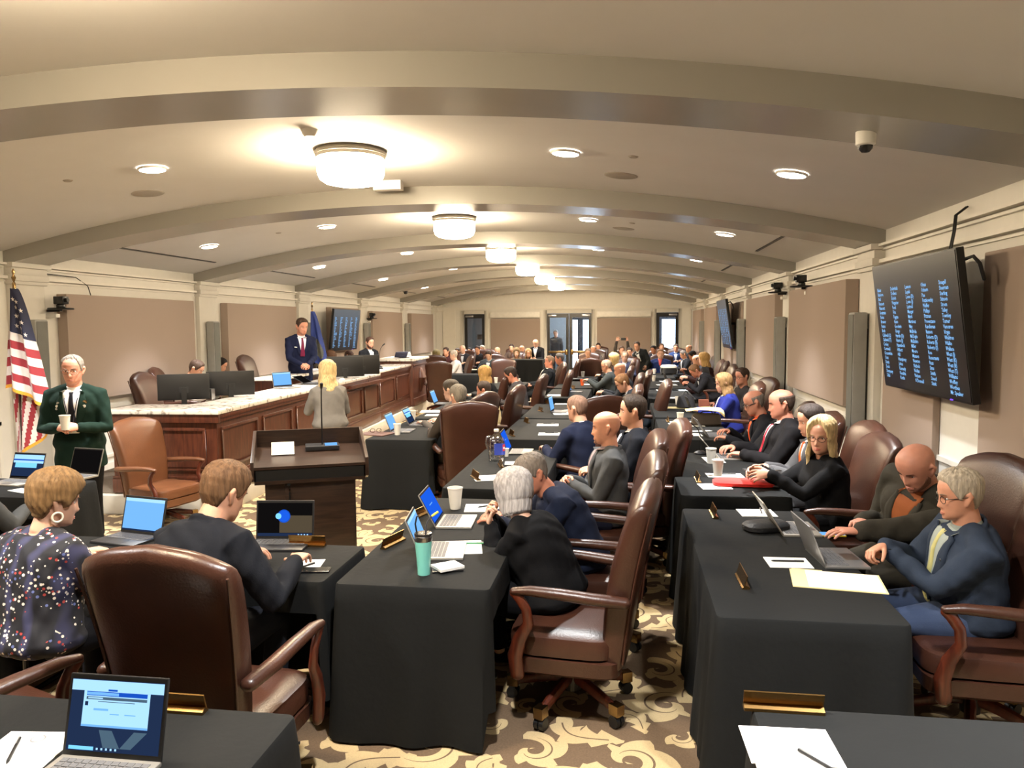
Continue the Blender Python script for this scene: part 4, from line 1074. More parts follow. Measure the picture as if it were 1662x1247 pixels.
def person(x, y, ang, label, pose='sit', z=0.0, lean=8, side=0, twist=0, head=(0, 8, 0), al=None, ar=None, hl=None, hr=None, hp='relax', girth=1.0, belly=0.0,
           sc=1.0, fem=False, sk=(205, 150, 122), hair='short', hc=(60, 45, 34), top=(34, 35, 40), shirt=None, tie=None, lapel=True, vdeep=.38, vw=.062, pants=None,
           glasses=None, beard=None, lod=1, wide=1.0, seat=.462, legs=None, extras=None, topmat=None, group=None, hthick=1.0, sleeve=1.0, topname='jacket', loose=1.0, seed=0, hipx=0.0):
    """a figure facing +Y in its own frame; the skin is the root mesh, hair and clothes are its children"""
    vox = (.0062, .0105, .017)[lod]; rnd = random.Random(seed or int(abs(x*977+y*131)*10))
    P0 = Vector((0, 0, (seat+.085 if pose == 'sit' else .93))); TL = .50 if not fem else .47
    N = 24; C = [P0]; U = []
    for i in range(N+1):
        t = i/N; th = math.radians(lean)*(.45+1.1*t); sd = math.radians(side)*(.5+t)
        u = Vector((math.sin(sd), math.sin(th)*math.cos(sd), math.cos(th)*math.cos(sd))).normalized(); U.append(u)
        if i < N: C.append(C[-1]+u*TL/N)
    def frame(t):
        q = max(0, min(1, t))*N; i = min(int(q), N-1); w = q-i
        c = C[i].lerp(C[i+1], w); u = U[i].lerp(U[i+1], w).normalized()
        if t < 0: c = P0+U[0]*t*TL
        if t > 1: c = C[-1]+U[-1]*(t-1)*TL
        tw = math.radians(twist)*max(0, min(1, t)); X = Vector((math.cos(tw), math.sin(tw), 0)); X = (X-u*X.dot(u)).normalized()
        return c, X, u.cross(X).normalized(), u
    def torso(mb, off, t0=-.17, t1=1.0, gr=1.0, skirt=0, n=26):
        R = []
        for k in range(17):
            t = t0+(t1-t0)*k/16
            w, df, db = (np.interp(t, [q[0] for q in BODY_T], [q[j] for q in BODY_T]) for j in (1, 2, 3))
            if fem:
                w *= np.interp(t, [-.1, 0, .3, .6, .87, 1], [1.08, 1.08, .93, .92, .88, .92]); df = df*.95+.028*math.exp(-((t-.62)/.12)**2)
            g = 1+(girth-1)*np.interp(t, [-.1, .3, .9, 1], [.8, 1, .6, .15]); w *= g; df *= g; db *= (1+(g-1)*.6)
            df += belly*math.exp(-((t-.26)/.26)**2)
            w, df, db = w*gr+off, df*gr+off, db*gr+off
            c, X, Fr, u = frame(t); ring = []
            for j in range(n):
                a = 2*PI*j/n; co, si = math.cos(a), math.sin(a); e = 2/2.5
                ring.append(c+X*(w*math.copysign(abs(co)**e, co))+Fr*((df if si > 0 else db)*math.copysign(abs(si)**e, si)))
            R.append(ring)
        mb.rings(R)
    SW = .178*(.87 if fem else 1)*(1+(girth-1)*.5)
    arms = []
    for s, tgt, hd in ((-1, al, hl), (1, ar, hr)):
        c, X, Fr, u = frame(.87); S = c+X*(s*SW)-u*.022
        if tgt is None: tgt = (s*.17, .42, .79) if pose == 'sit' else (s*.23, .08, .80)
        Wp = Vector(tgt); d = Wp-S; L1, L2 = .285, .255; D = min(d.length, (L1+L2)*.995); d.normalize(); Wp = S+d*D
        a = (L1*L1-L2*L2+D*D)/(2*D); h = math.sqrt(max(0, L1*L1-a*a))
        pole = Vector((s*.62, -.35, -1.0)); pole = (pole-d*pole.dot(d)).normalized(); E = S+d*a+pole*h
        fd = (Wp-E).normalized()
        if hd: hdir, hnrm = Vector(hd[0]).normalized(), Vector(hd[1]).normalized()
        else:
            hdir = Vector((fd.x-s*.12, fd.y, fd.z*.25)).normalized() if pose == 'sit' else fd; hnrm = Vector((0, 0, 1)) if pose == 'sit' else Vector((s, 0, 0))
        arms.append((s, S, E, Wp, fd, hdir, hnrm))
    hx = .09*(1.05 if girth > 1.1 else 1); lg = []
    for s in (-1, 1):
        if legs: lg.append([Vector(p) for p in legs[0 if s < 0 else 1]]); continue
        if pose == 'sit': lg.append([P0+Vector((s*hx, .02, -.015)), Vector((s*.145, .44, seat+.055)), Vector((s*.14, .40, .085)), Vector((s*.15, .53, .045))])
        else: lg.append([P0+Vector((s*hx, 0, -.02)), Vector((s*.10, .025, .50)), Vector((s*.105, -.01, .085)), Vector((s*.125, .13, .04))])
    # head placement
    hb = Matrix.Rotation(math.radians(head[0]), 3, 'Z') @ Matrix.Rotation(math.radians(-head[1]), 3, 'X') @ Matrix.Rotation(math.radians(head[2]), 3, 'Y')
    c1, X1, F1, u1 = frame(1.0)
    Hc = c1+u1*.032+(hb @ Vector((0, .022, .112)))
    HM = Matrix.Translation(Hc) @ hb.to_4x4() @ Matrix.Scale(1.05, 4)
    # -- the body
    b = MB(); torso(b, -.016, gr=.90)
    b.tube([frame(.93)[0], c1, Hc+hb @ Vector((0, -.014, -.05)), Hc+hb @ Vector((0, -.01, .0))], [.045, (.054 if fem else .061)*(1.1 if girth > 1.15 else 1), (.051 if fem else .059), .052], n=18)
    head_mb(b, HM, wide, (56, 36, 24)[lod], (44, 26, 16)[lod])
    for s, S, E, Wp, fd, hdir, hn in arms:
        b.tube([S-(E-S)*.05, S.lerp(E, .5), E, E.lerp(Wp, .4), Wp, Wp+hdir*.012], [.042, .039, .027, .031, .025, .022], n=14, round_end=True)
    for p in lg: b.tube([p[0], p[0].lerp(p[1], .5), p[1], p[1].lerp(p[2], .35), p[2]], [.075, .068, .05, .045, .034], n=14, round_end=True)
    SK = skin(sk)
    me = remesh(b, vox, 2)
    nb_ = len(me.vertices); v = np.empty(nb_*3); me.vertices.foreach_get('co', v); V = [v.reshape(-1, 3)]; FF = [tuple(p.vertices) for p in me.polygons]; off = nb_
    hps = hp if isinstance(hp, tuple) else (hp, hp)
    for (s, S, E, Wp, fd, hdir, hn), pz in zip(arms, hps):
        hv, hf = hand_data(pz, lod); hn = (hn-hdir*hn.dot(hdir)).normalized(); hxv = hdir.cross(hn)
        k = 1.02*(.92 if fem else 1); q = hv*k
        if s < 0: q = q*np.array([-1, 1, 1])
        Mx = np.array([hxv, hdir, hn]); V.append(q @ Mx+np.array(Wp)); FF += [tuple(i+off for i in (f if s > 0 else reversed(f))) for f in hf]; off += len(hv)
    m2 = bpy.data.meshes.new('person'); VV = np.concatenate(V); m2.from_pydata([tuple(p) for p in VV], [], FF); bpy.data.meshes.remove(me)
    root = finish(m2, 'person', [SK]); tag(root, label, 'person', group)
    root.location = (x, y, z); root.rotation_euler = (0, 0, math.radians(ang)-PI/2); root.scale = (sc, sc, sc)
    # -- face
    if lod < 2:
        for s in (-1, 1):
            eb = MB()
            ey = head_front(s*.031, 0.0)-.0095+(.0035, .0055)[lod]
            for k, (r, m) in enumerate(((.0118, mat('eye_white', (214, 206, 198), .25, noise=0)), (.0062, mat('eye_iris', (38, 28, 22), .2, noise=0)))):
                ctr = Vector((s*.031, ey+(.0062 if k else 0), .0005)); R = []
                for i in range(9):
                    a = -PI/2+PI*i/8
                    R.append([HM @ (ctr+Vector((r*1.15*math.cos(a)*math.cos(2*PI*j/14), r*math.cos(a)*math.sin(2*PI*j/14)*1.0, r*(.62 if not k else .85)*math.sin(a)))) for j in range(14)])
                eb.rings(R, m)
            eb.build('eye', None, root, smooth=True)
        for s in (-1, 1):
            bb = MB()
            pts = []
            for i in range(6):
                xx = .013+.036*i/5; zz = .018+.0065*math.sin(PI*(i/5)*.75)
                pts.append(HM @ Vector((s*xx, head_front(s*xx, zz)+(.0022, .004)[lod], zz)))
            bb.tube(pts, [.0022, .0034, .0036, .0034, .0028, .0014], n=6, flat=.6)
            bb.build('eyebrow', hairmat(tuple(int(c*.8) for c in hc)), root, smooth=True)
        lb = MB(); lipc = (int(sk[0]*.88), int(sk[1]*.74), int(sk[2]*.72)) if not fem else (int(sk[0]*.86), int(sk[1]*.56), int(sk[2]*.6))
        for zz, r in ((-.0665, .0030), (-.0755, .0036)):
            pts = [HM @ Vector((q*.022, head_front(q*.022, zz+.002*abs(q))+.0004, zz+(.003 if zz > -.07 else -.001)*-abs(q)*1.0)) for q in (-1, -.6, -.2, .2, .6, 1)]
            lb.tube(pts, [.0008, r*.8, r, r, r*.8, .0008], n=6, flat=.9)
        lb.build('lips', mat('lip_%d_%d_%d' % lipc, lipc, .45, noise=.04), root, smooth=True)
    if hair and hair != 'bald': hair_obj(HM, hair, hairmat(hc), root, lod, wide, rnd.randint(0, 999), hthick)
    if beard: beard_obj(HM, hairmat(beard[0]), root, lod, wide, beard[1])
    if glasses:
        g = MB(); gr = .0016 if lod == 0 else .0024
        for s in (-1, 1):
            cx, yy = s*.032, head_front(s*.02, -.004)+.012
            pts = [HM @ Vector((cx+.024*math.cos(2*PI*i/18), yy-.006*abs(math.cos(2*PI*i/18)*.5+s*.5), -.004+.0165*math.sin(2*PI*i/18))) for i in range(19)]
            g.tube(pts, gr, n=6)
            g.tube([HM @ Vector(p) for p in ((s*.056, yy-.008, .002), (s*.074*wide, .03, .006), (s*.080*wide, -.012, .008))], gr*1.2, n=6)
        yb_ = head_front(0, .0)+.008
        g.tube([HM @ Vector(p) for p in ((-.009, yb_, -.002), (0, yb_+.003, .002), (.009, yb_, -.002))], gr, n=6)
        g.build('glasses', mat('specs_%d' % glasses[0], glasses, .3, .4), root, smooth=True)
    # -- clothes
    o_ = .016*loose
    j = MB(); torso(j, o_+.008, t0=-.13 if pose == 'sit' else -.22, t1=.965)
    if pose != 'sit':
        R = []
        for t, w, d in ((-.42, .195, .135), (-.3, .19, .135), (-.1, .185, .135), (.1, .175, .13)):
            c, X, Fr, u = frame(t); g = 1+(girth-1)*.8; R.append([c+X*w*g*math.cos(2*PI*q/26)+Fr*(d*g+belly*.5)*math.sin(2*PI*q/26) for q in range(26)])
        j.rings(R)
    for s, S, E, Wp, fd, hdir, hn in arms:
        k = sleeve*(.9 if fem else 1)*(1+(girth-1)*.5)
        c, X, Fr, u = frame(.93)
        j.tube([c+X*s*SW*.35, S+u*.004, S.lerp(E, .45), E, E.lerp(Wp, .45), Wp-fd*.012], [.06*k, .073*k, .064*k, .057*k, .05*k, .041*k], n=16, flat=1, round_end=True)
    collar_pts = []
    if lapel or shirt:
        for i in range(15):
            a = math.radians(-55+290*i/14); c, X, Fr, u = frame(.965)
            collar_pts.append(c+X*(.083*math.cos(a))-Fr*(.079*math.sin(a)+.004)+u*(.022*math.sin(a)+.004))
        j.tube(collar_pts, .0135, n=8)
    jm = remesh(j, vox*1.25, (7, 4, 2)[lod])
    # soft creases in sleeves and body
    nvt = len(jm.vertices); co = np.empty(nvt*3); jm.vertices.foreach_get('co', co); no = np.empty(nvt*3); jm.vertices.foreach_get('normal', no); co = co.reshape(-1, 3); no = no.reshape(-1, 3)
    ph = rnd.uniform(0, 6); amp = .0042 if lod == 0 else .003
    w1 = np.sin(co[:, 0]*23+co[:, 2]*41+co[:, 1]*17+ph+2.0*np.sin(co[:, 1]*19+co[:, 0]*9)); w2 = np.sin(co[:, 0]*61-co[:, 2]*47+co[:, 1]*53+ph*2)
    co = co+no*(amp*(w1*.7+w2*.35))[:, None]; jm.vertices.foreach_set('co', co.ravel()); jm.update()
    TM = topmat or cloth(top)
    jo = finish(jm, topname, [TM], root)
    tb = MB(); torso(tb, o_+.015, t0=-.13, t1=.965, n=40); tb.tube([frame(.9)[0], frame(1.0)[0], frame(1.12)[0]], .068, n=20)
    bvh = BVHTree.FromPolygons([Vector(p) for p in tb.v], tb.f)
    def proj(t, xx, lift):
        c, X, Fr, u = frame(t); o = c+X*xx+Fr*.6; h = bvh.ray_cast(o, -Fr)
        p = h[0] if h[0] else c+X*xx+Fr*.11
        return p+Fr*lift
    def patch(name, rows, lift, m, cols=7, parent=root, ridge=0):
        Vp, Fp = [], []
        for t, x0, x1 in rows:
            for k in range(cols): q = k/(cols-1); Vp.append(proj(t, x0+(x1-x0)*q, lift+ridge*math.sin(PI*q)))
        for i in range(len(rows)-1):
            for k in range(cols-1): a = i*cols+k; Fp.append((a, a+1, a+cols+1, a+cols))
        # give the cloth a thickness
        n0 = len(Vp); Fr = frame(.7)[2]; Vp2 = [p-Fr*(lift+.004) for p in Vp]
        edge = [k for k in range(cols)]+[i*cols+cols-1 for i in range(1, len(rows))]+[(len(rows)-1)*cols+k for k in range(cols-2, -1, -1)]+[i*cols for i in range(len(rows)-2, 0, -1)]
        for a, bq in zip(edge, edge[1:]+edge[:1]): Fp.append((bq, a, a+n0, bq+n0))
        me = bpy.data.meshes.new(name); me.from_pydata(Vp+Vp2, [], Fp); return finish(me, name, [m], parent)
    NR = (16, 10, 6)[lod]
    tops = [(.985-(.985-vdeep)*i/NR) for i in range(NR+1)]
    def vwid(t): return .004+(vw-.004)*max(0, (t-vdeep)/(.985-vdeep))**.75
    if shirt:
        SM = cloth(shirt, .75, .03)
        so = patch('shirt', [(t, -vwid(t)-.006, vwid(t)+.006) for t in tops], .0025, SM)
        b = MB(); R = []
        for hgt, rr in ((-.035, .072), (.005, .068), (.028, .063), (.028, .058), (.0, .058)):
            c, X, Fr, u = frame(.985); u2 = (u+(Hc-c1).normalized()).normalized(); gk = 1.12 if girth > 1.15 else 1
            R.append([c+X*rr*gk*math.cos(2*PI*q/24)+Fr*(rr*.97*gk*math.sin(2*PI*q/24)+.004)+u2*(hgt-.012*max(0, math.sin(2*PI*q/24))) for q in range(24)])
        b.rings(R, cap=(False, False)); b.build('shirt_collar', SM, so, smooth=True)
        if sleeve and lapel and lod < 2:
            for s, S, E, Wp, fd, hdir, hn in arms:
                b = MB(); b.tube([Wp-fd*.03, Wp-fd*.002], .0335, n=16); b.build('shirt_cuff', SM, so, smooth=True)
    if tie:
        T_ = cloth(tie, .55, .15)
        tr = [(.965-(.965-vdeep+.0)*i/NR) for i in range(NR+1)]
        rows = []
        for i, t in enumerate(tr):
            q = i/NR; w = .017 if q < .06 else (.013+.022*min(1, (q-.06)*1.2)); rows.append((t, -w, w))
        patch('tie', rows, .007, T_, 5, ridge=.003)
    if lapel and (shirt or vdeep < .9):
        for s in (-1, 1):
            rows = []
            for t in tops:
                q = max(0, (t-vdeep)/(.985-vdeep)); lw = .062*math.sin(PI*min(1, .10+.62*q))**.8*(1 if q < .72 else max(.45, 1-(q-.72)*2.2))
                e = vwid(t)-.004; rows.append((t, s*e, s*(e+lw*(.8 if fem else 1))))
            patch('lapel', rows, .0055, TM, 4)
    # trousers and shoes
    PM = cloth(pants) if pants else (TM if not topmat else cloth((24, 24, 28)))
    t = MB(); torso(t, .006, t0=-.17, t1=.16 if pose == 'sit' else .2)
    for p in lg: t.tube([p[0], p[0].lerp(p[1], .5), p[1], p[1].lerp(p[2], .4), p[2]+Vector((0, 0, .02))], [.097*(1+(girth-1)*.7), .086*(1+(girth-1)*.7), .068, .06, .055], n=16, round_end=False)
    finish(remesh(t, vox*1.45, 2), 'trousers', [PM], root)
    if lod < 2 or pose != 'sit':
        for p in lg:
            b = MB(); d = (p[3]-p[2]); d.z = 0; d = d.normalized() if d.length > .01 else Vector((0, 1, 0)); h0 = Vector((p[2].x, p[2].y, 0))
            b.tube([h0-d*.06+Vector((0, 0, .045)), h0+Vector((0, 0, .05)), h0+d*.09+Vector((0, 0, .04)), h0+d*.19+Vector((0, 0, .03))], [.034, .042, .042, .032], n=14, flat=.9, round_end=True)
            b.build('shoe', M_SATIN, root, smooth=True)
    info = dict(root=root, HM=HM, frame=frame, proj=proj, patch=patch, arms=arms, W=lambda p: root.matrix_basis @ Vector(p))
    if extras: extras(info)
    return info
def pin(info, t, xx, m, r=.009):
    p = info['proj'](t, xx, .004); Fr = info['frame'](t)[2]; b = MB(); b.tube([p-Fr*.004, p+Fr*.003], r, m, n=12); b.build('lapel_pin', m, info['root'])
# ================================================================== WHO SITS AND STANDS WHERE
TABLES = {}
def T(k, *a, **kw): TABLES[k] = table(*a, seed=len(TABLES)+3, **kw)
T('F0', -2.85, -1.0, 1.42, 2.19, 'black draped table in the lower left corner holding an open laptop', open_side='S')
T('T0', .40, 2.24, 1.67, 2.43, 'black draped table in the lower right corner with a gold name plate', open_side='S')
T('F1', -3.24, -1.40, 3.38, 3.99, 'black draped table in front of the woman in dotted dress and man in dark suit', open_side='S', adj='E')
T('FL', -5.98, -4.13, 4.86, 5.5, 'black draped table at the left edge below the striped flag', open_side='S')
T('M1', -1.34, -.60, 3.37, 5.2, 'black draped table with the teal tumbler, in front of the silver-haired woman', open_side='E', adj='W')
T('M2', -1.34, -.60, 5.52, 7.35, 'black draped table holding the big water jug', open_side='E')
T('M3', -1.34, -.60, 8.0, 9.8, 'black draped table just past the water jug table in the middle column', open_side='E', detail=.6)
T('M4', -1.34, -.60, 9.9, 11.73, 'black draped table in the middle column with loose papers before the shaved-head man', open_side='E', detail=.6)
T('M5', -1.34, -.60, 12.7, 14.5, 'black draped table in the middle column holding the orange cup', open_side='E', detail=.5)
T('M6', -1.34, -.60, 14.8, 16.6, 'black draped table in the middle column beyond the orange cup', open_side='E', detail=.5)
T('T1', .38, 1.14, 3.17, 5.08, 'black draped table with the manila folder at the right front', open_side='E')
T('T2', .40, 1.16, 5.47, 7.33, 'black draped table with the red pouch, right column', open_side='E')
T('T3', .40, 1.16, 8.15, 9.95, 'black draped table with the yellow folder on a bag, right column', open_side='E', detail=.6)
T('T4', .40, 1.16, 10.15, 12.0, 'black draped table before the woman in the royal blue jacket', open_side='E', detail=.6)
T('T5', .40, 1.16, 12.65, 14.5, 'black draped table before the stooping man, right column', open_side='E', detail=.5)
T('T6', .40, 1.16, 14.85, 16.7, 'black draped table holding the white-topped bag, right column', open_side='E', detail=.5)
T('T7', .40, 1.16, 17.8, 19.6, 'farthest black draped table of the right column', open_side='E', detail=.5)
T('L1', -2.74, -2.0, 7.85, 9.6, 'black draped table right of the lectern with a brown folder', open_side='E', detail=.8)
T('L2', -2.74, -2.0, 9.72, 11.5, 'black draped table between the dais and the man in the cream jacket', open_side='E', detail=.6)
T('L25', -2.74, -2.0, 12.1, 13.9, 'black draped table in front of the long-haired blond woman, left column', open_side='E', detail=.5)
T('M7', -1.34, -.60, 17.2, 19.0, 'farthest black draped table of the middle column', open_side='E', detail=.5)
T('L3', -2.74, -2.0, 14.4, 16.3, 'black draped table before the young man with dark hair, by the dais', open_side='E', detail=.5)
T('B1', -4.55, -3.55, 18.6, 19.3, 'black draped table at the end of the dais beside a large leather chair', open_side='N', detail=.5)
T('B2', -4.4, -2.9, 20.4, 21.1, 'black draped table facing the camera before the man in the grey suit', open_side='N', detail=.5)
PEOPLE = {}
STOP = set('the a an of in by with and behind at on his her to for into from beyond beside below above past over right left near whose who'.split())
def short(label, n=11):
    w = label.split(',')[0].split()[:n]
    while w[-1] in STOP: w.pop()
    return ' '.join(w)
CHAIRS = []
def place(x, y, a, label, kd, z=0.0, tol=0.0):
    if any(math.hypot(x-q[0], y-q[1]) < tol for q in CHAIRS): return None
    CHAIRS.append((x, y)); return chair(x, y, a, label, kd, z=z)
SEATED = []
def sit(px, py, ang, label, lean=8, head=(0, 8, 0), kind=None, ch=True, chl=None, cang=None, cback=.03, hz=None, chz=0.0, cpos=None, hzo=0.0, **kw):
    sc = kw.get('sc', 1.0); seat = kw.get('seat', .462); TL = .47 if kw.get('fem') else .5
    L = math.radians(lean); P_ = math.radians(head[1])
    hh = (seat+.085+TL*math.cos(L)+.032*math.cos(1.5*L)+.112*math.cos(P_)-.022*math.sin(P_))*sc+kw.get('z', 0)
    if hzo: k_ = (hh+hzo)/hh; sc *= k_; hh += hzo; kw['sc'] = sc
    fo = (TL*math.sin(L)+.032*math.sin(1.5*L)+.112*math.sin(P_)+.022*math.cos(P_)*math.cos(math.radians(head[0])))*sc
    sd = math.radians(kw.get('side', 0)); so = TL*math.sin(sd)*1.05*sc
    p = atz(px, py, hz or hh); a = math.radians(ang); d = Vector((math.cos(a), math.sin(a), 0)); rt = Vector((math.sin(a), -math.cos(a), 0))
    q = p-d*fo-rt*so
    lod = kw.pop('lod', 0 if q.y < 6 else (1 if q.y < 13.5 else 2))
    info = person(q.x, q.y, ang, label, lean=lean, head=head, lod=lod, **kw)
    info['pos'] = q
    if ch:
        ca = cang if cang is not None else ang
        kd = kind or ('near' if q.y < 9.5 else 'far')
        cx, cy = cpos or (q.x+math.cos(a)*cback, q.y+math.sin(a)*cback)
        place(cx, cy, ca, chl or ('leather chair under the '+short(label)), kd, z=chz)
    for o in SEATED:
        if math.hypot(o[0]-q.x, o[1]-q.y) < .6: print('CLOSE', round(math.hypot(o[0]-q.x, o[1]-q.y), 2), label, '|', o[2])
    SEATED.append((q.x, q.y, label))
    return info
def stand(px, py, Y, ang, label, z=0.0, **kw):
    p = aty(px, py, Y); sc = (p.z-z)/(1.574-(.03 if kw.get('fem') else 0)); lod = kw.pop('lod', 0 if Y < 7 else (1 if Y < 14 else 2))
    return person(p.x, p.y, ang, label, pose='stand', z=z, sc=sc, lod=lod, **kw)
SKL, SKR, SKP, SKD = (205, 152, 124), (196, 130, 104), (216, 170, 144), (168, 116, 88)
# ---- front left
def dotted():
    m = bpy.data.materials.new('dotted_print_fabric'); m.use_nodes = True; nt = m.node_tree; b = nt.nodes['Principled BSDF']; b.inputs['Roughness'].default_value = .8
    tc = nt.nodes.new('ShaderNodeTexCoord'); v = nt.nodes.new('ShaderNodeTexVoronoi'); v.inputs['Scale'].default_value = 50; nt.links.new(tc.outputs['Object'], v.inputs['Vector'])
    st = nt.nodes.new('ShaderNodeMath'); st.operation = 'LESS_THAN'; st.inputs[1].default_value = .33; nt.links.new(v.outputs['Distance'], st.inputs[0])
    n = nt.nodes.new('ShaderNodeTexNoise'); n.inputs['Scale'].default_value = 7; nt.links.new(tc.outputs['Object'], n.inputs['Vector'])
    g = nt.nodes.new('ShaderNodeMath'); g.operation = 'GREATER_THAN'; g.inputs[1].default_value = .47; nt.links.new(n.outputs['Fac'], g.inputs[0])
    mu = nt.nodes.new('ShaderNodeMath'); mu.operation = 'MULTIPLY'; nt.links.new(st.outputs[0], mu.inputs[0]); nt.links.new(g.outputs[0], mu.inputs[1])
    cr = nt.nodes.new('ShaderNodeValToRGB'); cr.color_ramp.interpolation = 'CONSTANT'; e = cr.color_ramp.elements
    e[0].position = 0; e[0].color = (*lin((226, 216, 204)), 1); e[1].position = .55; e[1].color = (*lin((170, 66, 62)), 1); x = e.new(.75); x.color = (*lin((92, 104, 160)), 1); x = e.new(.88); x.color = (*lin((226, 216, 204)), 1)
    sp = nt.nodes.new('ShaderNodeSeparateColor'); nt.links.new(v.outputs['Color'], sp.inputs[0]); nt.links.new(sp.outputs[0], cr.inputs[0])
    w = nt.nodes.new('ShaderNodeTexWave'); w.inputs['Scale'].default_value = 3; w.inputs['Distortion'].default_value = 6; nt.links.new(tc.outputs['Object'], w.inputs['Vector'])
    c2 = nt.nodes.new('ShaderNodeValToRGB'); c2.color_ramp.elements[0].color = (*lin((20, 21, 30)), 1); c2.color_ramp.elements[0].position = .6; c2.color_ramp.elements[1].color = (*lin((50, 52, 84)), 1); nt.links.new(w.outputs['Fac'], c2.inputs[0])
    mx = nt.nodes.new('ShaderNodeMix'); mx.data_type = 'RGBA'; nt.links.new(mu.outputs[0], mx.inputs[0]); nt.links.new(c2.outputs[0], mx.inputs[6]); nt.links.new(cr.outputs[0], mx.inputs[7]); nt.links.new(mx.outputs[2], b.inputs['Base Color'])
    return m
def hoops(i):
    for s in (1,):
        b = MB(); c = Vector((.074, .004, -.062)); b.tube([i['HM'] @ (c+Vector((.0, .021*math.sin(2*PI*k/20), .021*math.cos(2*PI*k/20)))) for k in range(21)], .005, n=8); b.build('hoop_earring', M_FOAM, i['root'], smooth=True)
sit(86, 812, 74, 'woman in a dark dotted print dress with short blond-brown hair and a hoop earring', lean=10, head=(-22, 12, 0), fem=True, girth=1.38, hair='pixie', hc=(118, 92, 62), topmat=dotted(), topname='dress', lapel=False, sk=SKP, chl='brown leather armchair at the left edge under the woman in the dotted dress', cang=68, cpos=(-2.46, 2.52), extras=hoops, al=(-.2, .42, .79), ar=(.2, .42, .79), loose=1.3)
sit(361, 800, 76, 'man in a dark suit with wavy brown hair seen from behind at the front table', lean=22, head=(-14, 22, 0), hc=(100, 74, 52), hthick=1.9, hair='short', top=(26, 28, 34), lapel=True, shirt=(40, 42, 50), sk=SKL, girth=1.28, chl='large brown leather chair with its back to the camera behind the man in dark suit', cang=86, cpos=(-1.62, 2.86), al=(-.1, .46, .79), ar=(.27, .42, .80), twist=-10, sc=1.04, seed=3)
sit(-70, 742, 90, 'partly visible person in grey at the far left edge by the laptop', lean=8, top=(70, 72, 74), lapel=False, al=(-.15, .42, .79), ar=(.16, .45, .79), chl='brown leather chair mostly outside the left edge', lod=1)
# ---- middle column
sit(826, 806, 168, 'silver-haired woman in a black cardigan leaning on her hand', lean=26, head=(-38, 18, 4), sc=.93, fem=True, hair='bob', hc=(166, 160, 157), top=(15, 15, 17), lapel=False, girth=1.5, sk=SKP, al=(.02, .40, .90), ar=(.10, .42, .93), hl=((.1, .3, 1), (0, 1, 0)), hr=((-.5, .2, .9), (0, 1, .2)), hp='curl', chl='brown leather armchair under the silver-haired woman', cang=174, cpos=(-.26, 3.86), loose=1.15)
sit(862, 768, 196, hzo=-.04, label='grey-haired man in a navy jacket hunched over the blue laptop', lean=30, head=(20, 26, 6), hc=(118, 108, 98), hair='short', top=(32, 38, 56), lapel=False, girth=1.22, sk=SKR, wide=1.06, al=(-.05, .55, .80), ar=(.16, .52, .80), hp='flat', twist=8, chl='brown leather chair behind the man in the navy jacket', cang=182, cback=-.06)
sit(984, 695, 190, 'bald man with a goatee in a grey suit jacket, hands clasped', lean=0, head=(-8, 3, 0), hair='bald', beard=((150, 112, 94), 2), top=(70, 71, 72), shirt=(150, 132, 134), vw=.05, sk=(214, 152, 122), girth=1.08, al=(-.03, .30, .79), ar=(.05, .31, .80), hl=((.8, .5, .1), (-.3, .6, .7)), hr=((-.8, .5, .1), (.3, .6, .7)), hp='curl', pants=(30, 32, 48), chl='brown leather chair behind the bald man in grey', cang=184)
sit(937, 664, 142, 'man in a navy suit with a shaved head seen from behind', lean=12, head=(6, 6, 0), hair='short', hc=(126, 98, 82), hthick=.5, top=(26, 31, 50), shirt=(220, 220, 222), sk=(206, 156, 128), girth=1.22, chl='brown leather chair under the man in navy suit with shaved head', cang=150, al=(-.14, .42, .79), ar=(.18, .42, .79), lod=1)
sit(1027, 668, 186, hzo=.05, label='dark-haired man in a black suit just behind the bald man in grey', lean=2, head=(-4, 0, 0), hc=(52, 42, 34), top=(22, 24, 30), shirt=(214, 214, 216), sk=SKL, girth=1.15, lod=1, chl='brown leather chair under the dark-haired man behind the bald man', al=(-.1, .34, .72), ar=(.12, .34, .72))
sit(1010, 622, 184, 'young man with sandy brown hair looking down in the middle column', lean=22, head=(10, 30, 0), hc=(118, 84, 54), top=(40, 44, 50), shirt=(210, 212, 214), sk=SKL, al=(-.1, .5, .79), ar=(.14, .5, .79))
sit(1006, 601, 180, 'bald man in a dark suit behind the sandy-haired young man', lean=10, head=(0, 12, 0), hair='bald', top=(40, 42, 46), shirt=(222, 222, 222), sk=(204, 146, 116), girth=1.2)
sit(984, 594, 176, 'bald man with glasses and grey suit holding papers in both hands', lean=8, head=(-6, 14, 0), hair='fringe', hc=(150, 130, 110), glasses=(60, 60, 60), top=(58, 62, 62), shirt=(200, 214, 226), sk=(208, 150, 120), al=(-.06, .46, .90), ar=(.10, .46, .90), girth=1.15)
sit(996, 584, 180, 'woman with short pale blond hair beyond the two bald men', lean=8, hair='bob', fem=True, hc=(214, 184, 128), top=(30, 30, 34), lapel=False, sk=SKP)
